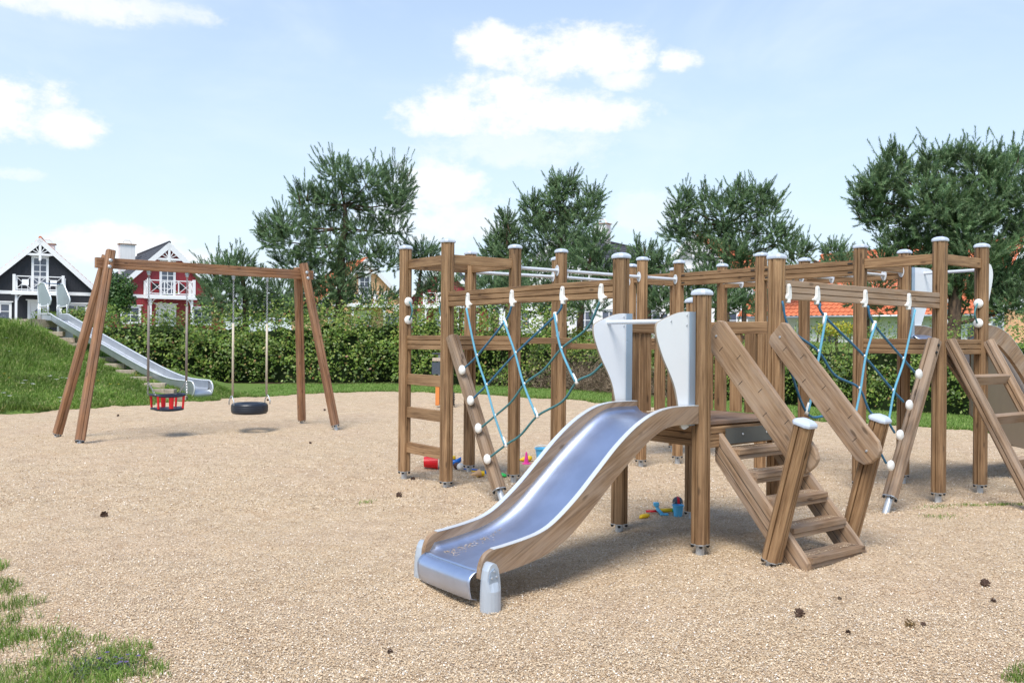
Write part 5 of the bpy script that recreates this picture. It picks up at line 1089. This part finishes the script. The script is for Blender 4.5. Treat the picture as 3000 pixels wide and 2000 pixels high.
    if doors:
        dx = -.1; d = b('door', MB().box(dx-.47, dx+.47, -.05, -.002, -.02, 2.05), WTR)
        fr = MB(); fr.box(dx-.64, dx-.475, -.075, -.002, -.02, 2.2); fr.box(dx+.475, dx+.64, -.075, -.002, -.02, 2.2); fr.box(dx-.47, dx+.47, -.075, -.002, 2.055, 2.2); fr.box(dx-.74, dx+.74, -.14, -.002, 2.205, 2.27); b('door_frame', fr, WTR, d)
        s_ = .24; b('door_light', MB().add([(dx, -.056, 1.25), (dx+s_, -.056, 1.25+s_), (dx, -.056, 1.25+2*s_), (dx-s_, -.056, 1.25+s_), (dx, -.052, 1.25), (dx+s_, -.052, 1.25+s_), (dx, -.052, 1.25+2*s_), (dx-s_, -.052, 1.25+s_)], [(0, 1, 2, 3), (0, 4, 5, 1), (1, 5, 6, 2), (2, 6, 7, 3), (3, 7, 4, 0)]), GLS, d)
    if balcony:
        bo = b('balcony', MB().box(-1.5, 1.5, -1.25, -.055, hb-.06, hb+.16), WTR)
        b('balcony_edge', MB().box(-1.58, 1.58, -1.33, -1.252, hb-.10, hb+.10), WTR, bo)
        po = MB()
        for x in (-1.42, 1.42): po.box(x-.085, x+.085, -1.24, -1.07, hb+.162, hb+1.22); po.box(x-.10, x+.10, -.16, -.052, hb+.162, hb+1.1)
        b('balcony_posts', po, WTR, bo)
        ra = MB()
        for z in (hb+.22, hb+1.08): ra.box(-1.335, 1.335, -1.19, -1.13, z, z+.06)
        for s_ in (-1, 1):
            for z in (hb+.22, hb+1.08): ra.box(s_*1.42-.03, s_*1.42+.03, -1.068, -.162, z, z+.06)
        zz0, zz1 = hb+.28, hb+1.08
        for k in range(3):
            x0 = -1.335+.89*k; x1 = x0+.89
            ra.bar((x0, -1.162, zz0), (x1, -1.162, zz1), .05, .03, (0, 1, 0)); ra.bar((x0, -1.155, zz1), (x1, -1.155, zz0), .05, .03, (0, 1, 0))
            if k: ra.box(x0-.03, x0+.03, -1.185, -1.135, zz0, zz1)
        ra.box(-.025, .025, -1.18, -1.14, zz0, zz1)
        for s_ in (-1, 1):
            ra.bar((s_*1.42, -1.068, zz0), (s_*1.42, -.162, zz1), .03, .05, (1, 0, 0)); ra.bar((s_*1.42+.001, -1.068, zz1), (s_*1.42+.001, -.162, zz0), .03, .05, (1, 0, 0))
        b('balustrade', ra, WTR, bo)
        pp_ = MB()
        for s_ in (-1, 1):
            pp_.box(s_*1.30-.07, s_*1.30+.07, -1.20, -1.06, -.5, hb-.062)
            for k in range(4):
                a0, a1 = R(22*k), R(22*(k+1)); pp_.bar((s_*1.23-s_*.42*(1-math.cos(a0)), -1.13, hb-.48+.42*math.sin(a0)), (s_*1.23-s_*.42*(1-math.cos(a1)), -1.13, hb-.48+.42*math.sin(a1)), .06, .06)
        b('porch_posts', pp_, WTR, bo)
        # chairs on the balcony
        ch = MB()
        for x in (-.85, .8): ch.box(x-.2, x+.2, -.75, -.35, hb+.55, hb+.59); ch.box(x-.2, x+.2, -.38, -.34, hb+.59, hb+.95); ch.box(x-.19, x-.16, -.74, -.71, hb+.165, hb+.55); ch.box(x+.16, x+.19, -.74, -.71, hb+.165, hb+.55)
        b('balcony_chairs', ch, BLACKP if 'red' in label else WTR, bo)
    if chim:
        x, y, top, cw_ = chim
        co = b('chimney', MB().box(x-cw_/2, x+cw_/2, y-.35, y+.35, hb, top), WHW)
        b('chimney_slab', MB().box(x-cw_/2-.09, x+cw_/2+.09, y-.44, y+.44, top+.002, top+.05), plain('chimney slab', (.40, .26, .15), .8), co)
        b('chimney_cowl', MB().tube([(x-.30, y, top+.05), (x-.24, y, top+.26), (x-.15, y, top+.34), (x+.15, y, top+.34), (x+.24, y, top+.26), (x+.30, y, top+.05)], .045, 6), WTR, co)
    return H
house(117, 59.5, R(23.5), 7.6, 2.62, R(43.5), 9, BLK, TOR, 'black timber house with white balcony and orange tile ridge at the far left', 1.80, chim=(.1, 4.2, 6.35, .95))
house(490, 59.5, R(33), 7.5, 2.60, R(43.5), 10, REDW, TGR, 'red timber house with white balcony and dark roof behind the swing', 1.62, chim=(-1.5, 6.2, 6.6, 1.0))
house(1067, 71, R(26), 7.6, 2.60, R(44), 9, ORW, TOR, 'orange house with white balcony partly hidden by the tall pine', 1.62)
house(1300, 72, R(-4), 7.4, 2.60, R(44), 9, REDW, TGR, 'red house glimpsed between the left tower posts', 1.62)
house(1650, 58, R(-32), 9.5, 3.3, R(38), 11, WHW, TGR, 'white house behind the centre pines', 1.5, balcony=False, doors=False, wins=((-3.2, .9, 1.6, 1.3), (-.6, .9, 1.1, 1.6), (1.6, .9, 1.5, 1.3), (3.3, .9, 1.2, 1.3)), chim=(-.2, 6.0, 8.35, .95))
house(2035, 57, R(-30), 8.0, 3.0, R(44), 12, WHW, TOR, 'white house with orange tile roof behind the open pine', 1.5, balcony=False, doors=False, trimc=False)
house(2985, 44, R(36), 7.4, 2.1, R(42), 11, ORW, TOR, 'yellow house with orange tile roof behind the huge right pine', 1.2, balcony=False, doors=False)
# long low building with a tile roof
pL = atY(2190, 1000, 44); pR = atY(2850, 1000, 38); vv_ = (pR-pL); ang = math.atan2(vv_.y, vv_.x); Ln = vv_.length
LB = empty('low_building', (pL.x, pL.y, 1.0), ang, 'long low white building with orange tile roof and grey gutter behind the right net', 'building'); Mh = WM[LB]
MB().box(0, Ln, 0, 3.1, -1, 1.75).build('wall', WHW, LB, Mh)
sl = 2.5; pt = R(30); ex = Vector((0, -math.cos(pt), -math.sin(pt))); nz = Vector((0, -math.sin(pt), math.cos(pt))); o_ = Vector((-.3, -.62+math.cos(pt)*sl, 1.82+math.sin(pt)*sl))
M = Mh @ Matrix(((1, ex.x, nz.x, o_.x), (0, ex.y, nz.y, o_.y), (0, ex.z, nz.z, o_.z), (0, 0, 0, 1))); M = M @ Matrix.Identity(4)
V, F = tileslab(Ln+.6, sl, .34, .24, .03); rf = MB().box(0, Ln+.6, 0, sl, -.1, -.02).build('roof', WTR, LB, M); tl = MB().add(V, F).build('roof_tiles', TOR, rf, M); tl['kind'] = 'stuff'
V, F = tileslab(Ln+.6, sl, .34, .24, .03); M2 = Mh @ Matrix(((1, 0, 0, -.3), (0, math.cos(pt), math.sin(pt), -.62+math.cos(pt)*sl), (0, -math.sin(pt), math.cos(pt), 1.82+math.sin(pt)*sl), (0, 0, 0, 1))); tl = MB().add(V, F).build('roof_tiles', TOR, LB, M2); tl['kind'] = 'stuff'
MB().tube([(-.3, -.60, 1.78), (Ln+.3, -.60, 1.78)], .07, 8).build('gutter', plain('zinc gutter', (.42, .45, .48), .4, .5), LB, Mh, smooth=True)
for x in (1.2, 4.0, 7.5, 10.2):
    f = MB().box(x-.5, x+.5, -.04, -.001, .3, 1.45).build('window', WTR, LB, Mh); MB().box(x-.4, x+.4, -.055, -.041, .4, 1.35).build('pane', GLS, f, Mh)

# ================================================================ CAR
pc = atY(-52, 1000, 46); CR = empty('parked_car', (pc.x, pc.y, 1.52), R(12), 'dark car with its windscreen end showing at the far left beside the black house', 'car'); Mc = WM[CR]
CP = plain('dark car paint', (.012, .014, .02), .22, .3, .05, 2); low_ = [(-2.1, .30), (2.05, .30), (2.12, .55), (2.05, .80), (1.0, .95), (-2.0, .98), (-2.15, .60)]; up_ = [(-1.9, .96), (-1.6, 1.42), (.0, 1.48), (.45, 1.40), (1.15, .94)]
def carext(poly, y0, y1, name, mat, par, bev=.05):
    n = len(poly); return MB().add([(x, y0, z) for x, z in poly]+[(x, y1, z) for x, z in poly], [tuple(range(n)), tuple(range(2*n-1, n-1, -1))]+[(i, n+i, n+(i+1) % n, (i+1) % n) for i in range(n)]).build(name, mat, par, Mc, bevel=bev)
carext(low_, -.88, .88, 'body', CP, CR); carext(up_, -.76, .76, 'cabin', CP, CR)
for y in (-.765, .762): carext([(-1.45, 1.0), (-1.3, 1.36), (.0, 1.40), (.35, 1.33), (.9, 1.0)], y-.004, y+.004, 'side_window', GLS, CR, 0)
MB().add([(.47, -.66, 1.385), (1.12, -.70, .975), (1.12, .70, .975), (.47, .66, 1.385)], [(0, 1, 2, 3)]).build('windscreen', GLS, CR, Mc @ Matrix.Translation((.012, 0, .012)))
for x in (-1.35, 1.3):
    for y in (-.80, .80):
        wl = MB().lathe([(.20, -.09), (.33, -.09), (.33, .09), (.20, .09)], 18, Matrix.Translation((x, y, .33)) @ Matrix.Rotation(math.pi/2, 4, 'X')).build('wheel', BLACKP, CR, Mc, smooth=False); MB().lathe([(.19, -.095), (.19, .095)], 14, Matrix.Translation((x, y, .33)) @ Matrix.Rotation(math.pi/2, 4, 'X')).build('rim', GALV, wl, Mc)
for y in (-.92, .92): MB().box(.62, .80, y-.08, y+.08, .93, 1.05).build('mirror', CP, CR, Mc, bevel=.02)

# ================================================================ SPRING ROCKER seen through the ladder
pr = Vector((-1.72, 20.9, 0)); SR = empty('spring_rocker', pr, 0, 'play rocker with orange board and grey metal back seen through the ladder', 'spring rocker')
ORG = plain('orange board', (.66, .22, .05), .5); DK = plain('dark metal band', (.10, .12, .15), .3, .6)
MB().box(-.045, .045, -.22, .22, .04, .62).build('orange_board', ORG, SR, Matrix.Translation(pr), bevel=.01)
MB().add([(-.02+.10*math.sin(R(a))*.0-.12, y, .76+.28*(a/90)) for a in range(0, 91, 15) for y in (-.12, .12)]+[(.05, y, .76+.28*(a/90)) for a in range(0, 91, 15) for y in (-.12, .12)], [(2*i, 2*i+1, 2*i+3, 2*i+2) for i in range(6)]+[(14+2*i, 14+2*i+2, 14+2*i+3, 14+2*i+1) for i in range(6)]+[(2*i, 2*i+2, 14+2*i+2, 14+2*i) for i in range(6)]).build('metal_back', DK, SR, Matrix.Translation(pr))
MB().box(-.13, .06, -.14, .14, 1.06, 1.14).build('seat', WOODSTEP, SR, Matrix.Translation(pr), bevel=.01)
MB().box(-.14, .30, -.14, .14, 1.22, 1.25).build('top_plate', DKB, SR, Matrix.Translation(pr), bevel=.008)
MB().box(.0, .04, -.03, .03, .60, 1.22).build('upright', GALV, SR, Matrix.Translation(pr))
MB().tube([(.34+.05*math.cos(a*1.2), .05*math.sin(a*1.2), .02+a*.008) for a in range(0, 42)], .013, 6).build('spring', BLACKP, SR, Matrix.Translation(pr))

# ================================================================ TOYS AND CONES
def toyM(px, py, rz=0, dz=0, ground=True): p = gnd(px, py); p.z = float(gz(p.x, p.y))+dz; return Matrix.Translation(p) @ Matrix.Rotation(rz, 4, 'Z')
P_RED = plain('toy red', (.72, .01, .02), .35); P_BLU = plain('toy blue', (.01, .16, .62), .35); P_LBL = plain('toy light blue', (.12, .50, .78), .35); P_YEL = plain('toy yellow', (.85, .55, .01), .35); P_GRN = plain('toy green', (.03, .50, .10), .35); P_PNK = plain('toy pink', (.80, .05, .33), .35); P_SAND = plain('toy tan', (.60, .38, .20), .5); P_BRN = plain('toy brown', (.10, .045, .03), .5)
def bucket(px, py, s, mat, label, lying=True, rz=0, name='toy_bucket', half=False):
    M = toyM(px, py, rz, s*.95 if lying else s) @ (Matrix.Rotation(math.pi/2, 4, 'Y') if lying else Matrix()); root = MB().lathe([(.001, -s), (s*.72, -s), (s*.95, s*.85), (s*1.06, s*.85), (s*1.06, s*1.0), (s*.93, s), (s*.68, -s*.9), (.001, -s*.9)], 20, cap=False).build(name, mat, None, M, smooth=False)
    MB().tube([(s*math.cos(a), s*.9+s*.8*math.sin(a)*.4, s*.9+.3*s*math.sin(a)) for a in [math.pi*k/10 for k in range(11)]], s*.05, 5).build('handle', WHITEP, root, M)
    return tag(root, label, 'toy bucket')
bucket(1262, 1372, .085, P_RED, 'red toy bucket lying on its side beside the ladder', True, R(5))
bucket(1590, 1352, .10, P_LBL, 'light blue toy bucket standing behind the slide', False)
b_ = bucket(1986, 1513, .050, P_LBL, 'small light blue toy pot holding a dark ball under the platform', False)
def ballt(px, py, r, mat, label, dz=0, name='ball', stripe=None):
    M = toyM(px, py, 0, r+dz); o = MB().lathe([(r*math.sin(math.pi*k/10)+1e-4, -r*math.cos(math.pi*k/10)) for k in range(11)], 16).build(name, mat, None, M, smooth=True)
    if stripe: MB().lathe([(r*1.012*math.sin(math.pi*k/14)+1e-4, -r*1.012*math.cos(math.pi*k/14)) for k in range(6, 9)], 16, Matrix.Rotation(math.pi/2, 4, 'Y'), cap=False).build('stripe', stripe, o, M, smooth=True)
    return tag(o, label, 'ball')
ballt(1338, 1373, .042, P_BRN, 'brown toy ball beside the white ball under the left tower'); ballt(1349, 1377, .045, WHITEP, 'white toy ball under the left tower')
ballt(1985, 1507, .048, plain('ball grey', (.05, .06, .08), .3), 'dark ball with red stripe sitting in the small blue pot', .055, stripe=P_RED)
def blob(px, py, secs, mat, label, rz=0, name='toy', cat='toy'):
    """secs: (x, halfwidth, z0, z1) loft along x"""
    M = toyM(px, py, rz); vs = []; n = 10; fs = []
    for x, hw_, z0, z1 in secs:
        for k in range(n): a = 2*math.pi*k/n; vs.append((x, hw_*math.cos(a), (z0+z1)/2+(z1-z0)/2*math.sin(a)))
    for i in range(len(secs)-1): fs += [(i*n+k, i*n+(k+1) % n, (i+1)*n+(k+1) % n, (i+1)*n+k) for k in range(n)]
    fs += [tuple(range(n-1, -1, -1)), tuple((len(secs)-1)*n+k for k in range(n))]
    return tag(MB().add(vs, fs).build(name, mat, None, M, smooth=True), label, cat)
boat = blob(1330, 1362, [(-.08, .02, .01, .06), (-.04, .05, .0, .08), (.03, .05, .0, .08), (.09, .01, .05, .11)], P_BLU, 'blue toy boat with yellow deck under the left tower', 0, 'toy_boat', 'toy')
MB().box(-.05, .02, -.03, .03, .08, .12).build('deck', P_YEL, boat, WM[boat], bevel=.008)
sh = blob(1362, 1374, [(-.10, .008, .01, .025), (.05, .008, .01, .025), (.06, .03, .0, .03), (.13, .03, .0, .02), (.16, .012, .0, .02)], P_BLU, 'blue toy shovel behind the back post foot of the left tower', R(-8), 'toy_shovel', 'toy shovel')
rk = blob(1408, 1386, [(-.11, .008, .01, .025), (.06, .009, .01, .028)], P_YEL, 'yellow handled toy rake with blue head near the leaning net post', R(-12), 'toy_rake', 'toy rake')
rh = MB(); rh.box(.06, .085, -.045, .045, 0, .035)
for k in range(5): rh.box(.085, .12, -.043+k*.02, -.035+k*.02, 0, .02)
rh.build('rake_head', P_BLU, rk, WM[rk])
cone_ = MB().lathe([(.001, -.07), (.045, .06), (.043, .062), (.001, -.04)], 18, cap=False).build('toy_cone', P_SAND, None, toyM(1392, 1399, R(20), .045) @ Matrix.Rotation(R(80), 4, 'Y'), smooth=True); tag(cone_, 'tan toy ice cream cone lying beside the yellow cup', 'toy cone')
cu = bucket(1408, 1396, .040, P_YEL, 'small yellow toy cup next to the tan cone', True, R(200), 'toy_cup'); cu['category'] = 'toy cup'
blob(1468, 1394, [(-.07, .01, .02, .03), (-.03, .04, .0, .05), (.03, .04, .0, .04), (.07, .015, .0, .03)], P_GRN, 'green sand mould between the leaning post and tower post', R(-35), 'sand_mould', 'sand mould')
pk = MB().lathe([(.06, 0), (.055, .012), (.032, .015), (.010, .15), (.001, .155)], 18).build('toy_cone', P_PNK, None, toyM(1542, 1350), smooth=False); tag(pk, 'pink toy cone standing by the yellow mould', 'toy cone')
blob(1532, 1345, [(-.10, .012, .01, .03), (-.03, .02, .01, .04), (.02, .045, .0, .07), (.09, .045, .0, .08), (.12, .02, .03, .07)], P_YEL, 'yellow toy scoop lying behind the pink cone', R(5), 'toy_scoop', 'toy scoop')
blob(1888, 1516, [(-.055, .010, .0, .02), (-.04, .022, .0, .036), (.0, .025, .0, .040), (.035, .024, .0, .040), (.055, .012, .012, .032)], P_YEL, 'yellow banana shaped toy handle end under the platform', R(35), 'toy_grip', 'toy')
tool = blob(1935, 1507, [(-.13, .010, .01, .03), (-.02, .011, .01, .032)], P_RED, 'long red, yellow and green toy spade lying under the platform', R(4), 'toy_spade', 'toy spade')
Mt_ = WM[tool]; MB().tube([(-.02, 0, .025), (.10, 0, .030)], .018, 10).build('yellow_grip', P_YEL, tool, Mt_, smooth=True); MB().tube([(.10, 0, .030), (.19, 0, .028)], .016, 10).build('green_grip', P_GRN, tool, Mt_, smooth=True)
hm = MB().tube([(-.03, .01, .09), (-.015, 0, .045), (.02, -.03, .012)], .016, 8).build('toy_hammer', P_LBL, None, toyM(1932, 1509, 0), smooth=True); MB().box(-.055, -.005, -.02, .02, .075, .11).build('head', P_LBL, hm, WM[hm], bevel=.006); MB().box(.0, .075, -.045, -.01, 0, .018).build('blade', P_LBL, hm, WM[hm], bevel=.005); tag(hm, 'light blue toy hammer leaning across the long toy spade', 'toy hammer')
# pine cones
CONE = plain('pine cone scales', (.075, .040, .025), .8, 0, .4, 60); CONE2 = plain('pale cone scales', (.30, .20, .09), .8, 0, .3, 60)
def pcone(px, py, s, label, mat=CONE):
    mb = MB(); 
    for i in range(30):
        t = i/29; z = -s+2*s*t; r = s*.85*math.sin(math.pi*(.12+.8*t)); a = i*2.4; d = Vector((math.cos(a), math.sin(a), .5)); c = Vector((r*.35*math.cos(a), r*.35*math.sin(a), z*.8)); sd_ = Vector((-math.sin(a), math.cos(a), 0))*s*.22
        mb.add([c-sd_*.5, c+sd_*.5, c+d*r*.8+sd_, c+d*r*.95+Vector((0, 0, s*.12)), c+d*r*.8-sd_], [(0, 1, 2, 3, 4)])
    mb.lathe([(s*.1, -s*.8), (s*.3, 0), (s*.1, s*.8)], 8)
    o = mb.build('pine_cone', mat, None, toyM(px, py, random.random()*6, s*.6) @ Matrix.Rotation(R(70+random.random()*30), 4, 'X') @ Matrix.Rotation(random.random(), 4, 'Y')); return tag(o, label, 'pine cone', 'pine cones on the gravel')
for px, py, s, lb, mt in ((305, 1512, .032, 'dark pine cone alone on the open gravel below the swing', CONE), (1170, 1466, .030, 'dark pine cone left of the leaning net post', CONE), (1210, 1407, .026, 'small pine cone between the two ladder posts', CONE), (2340, 1822, .030, 'dark open pine cone below the stair', CONE), (2885, 1717, .030, 'dark pine cone near the right edge', CONE), (2912, 1763, .018, 'small cone fragment below the right edge pine cone', CONE), (2668, 1852, .030, 'pale closed pine cone on the lower right gravel', CONE2), (2703, 1850, .016, 'tiny dark cone piece beside the pale pine cone', CONE), (1145, 1903, .017, 'small dark cone piece at the bottom centre left', CONE), (2486, 1874, .015, 'tiny dark cone piece below the stair pine cone', CONE), (2461, 1754, .014, 'tiny dark cone piece right of the stair foot', CONE), (910, 1300, .022, 'dark pine cone behind the swing leg on gravel', CONE), (952, 1202, .03, 'dark pine cone near the outer swing leg', CONE), (785, 1176, .03, 'dark pine cone beside the tyre swing', CONE), (345, 1218, .028, 'dark pine cone left of the toddler swing', CONE)):
    pcone(px, py, s, lb, mt)

# sand carried onto the slide and the treads
def dust(n, fn, label):
    V = []
    for i in range(n):
        p, L = fn(), random.uniform(.004, .010); a = random.random()*6.28; c_, s_ = math.cos(a)*L, math.sin(a)*L
        V += [p+Vector((-c_, -s_, .0015)), p+Vector((s_*.5, -c_*.5, .003)), p+Vector((c_, s_, .002)), p+Vector((-s_*.5, c_*.5, .003))]
    return tag(fastmesh('sand_grains', np.array([tuple(v) for v in V]), 4, CHIP), label, 'sand', kind='stuff')
def fslide():
    s_ = 1.50+.50*random.random()**.7; e = (2.0-s_)/.5; return PS(s_, -2.925-abs(random.gauss(0, .022+.05*(1-e))), np.interp(s_, [q[0] for q in bot1], [q[1] for q in bot1])+.039)
dust(260, fslide, 'sand strewn along the far edge of the main slide bed near its exit')
TR = ((.695, .095), (.545, .270), (.395, .440), (.245, .612), (.085, .765))
def ftread(): s_, z = random.choice(TR); return PST(random.uniform(.16, .75), s_-abs(random.gauss(0, .03))+.03, z+.001)
dust(500, ftread, 'grains of gravel lying on the stair treads')
for o in bpy.data.objects:
    if o.name.split('.')[0] in ('bolt_caps', 'bolts', 'flange_bolts', 'joint', 'carved_marks', 'chain', 'bolt_heads', 'balustrade', 'porch_posts', 'balcony_posts', 'balcony_chairs', 'glazing_bars', 'stems', 'panel_post', 'yoke'): o['kind'] = 'stuff'
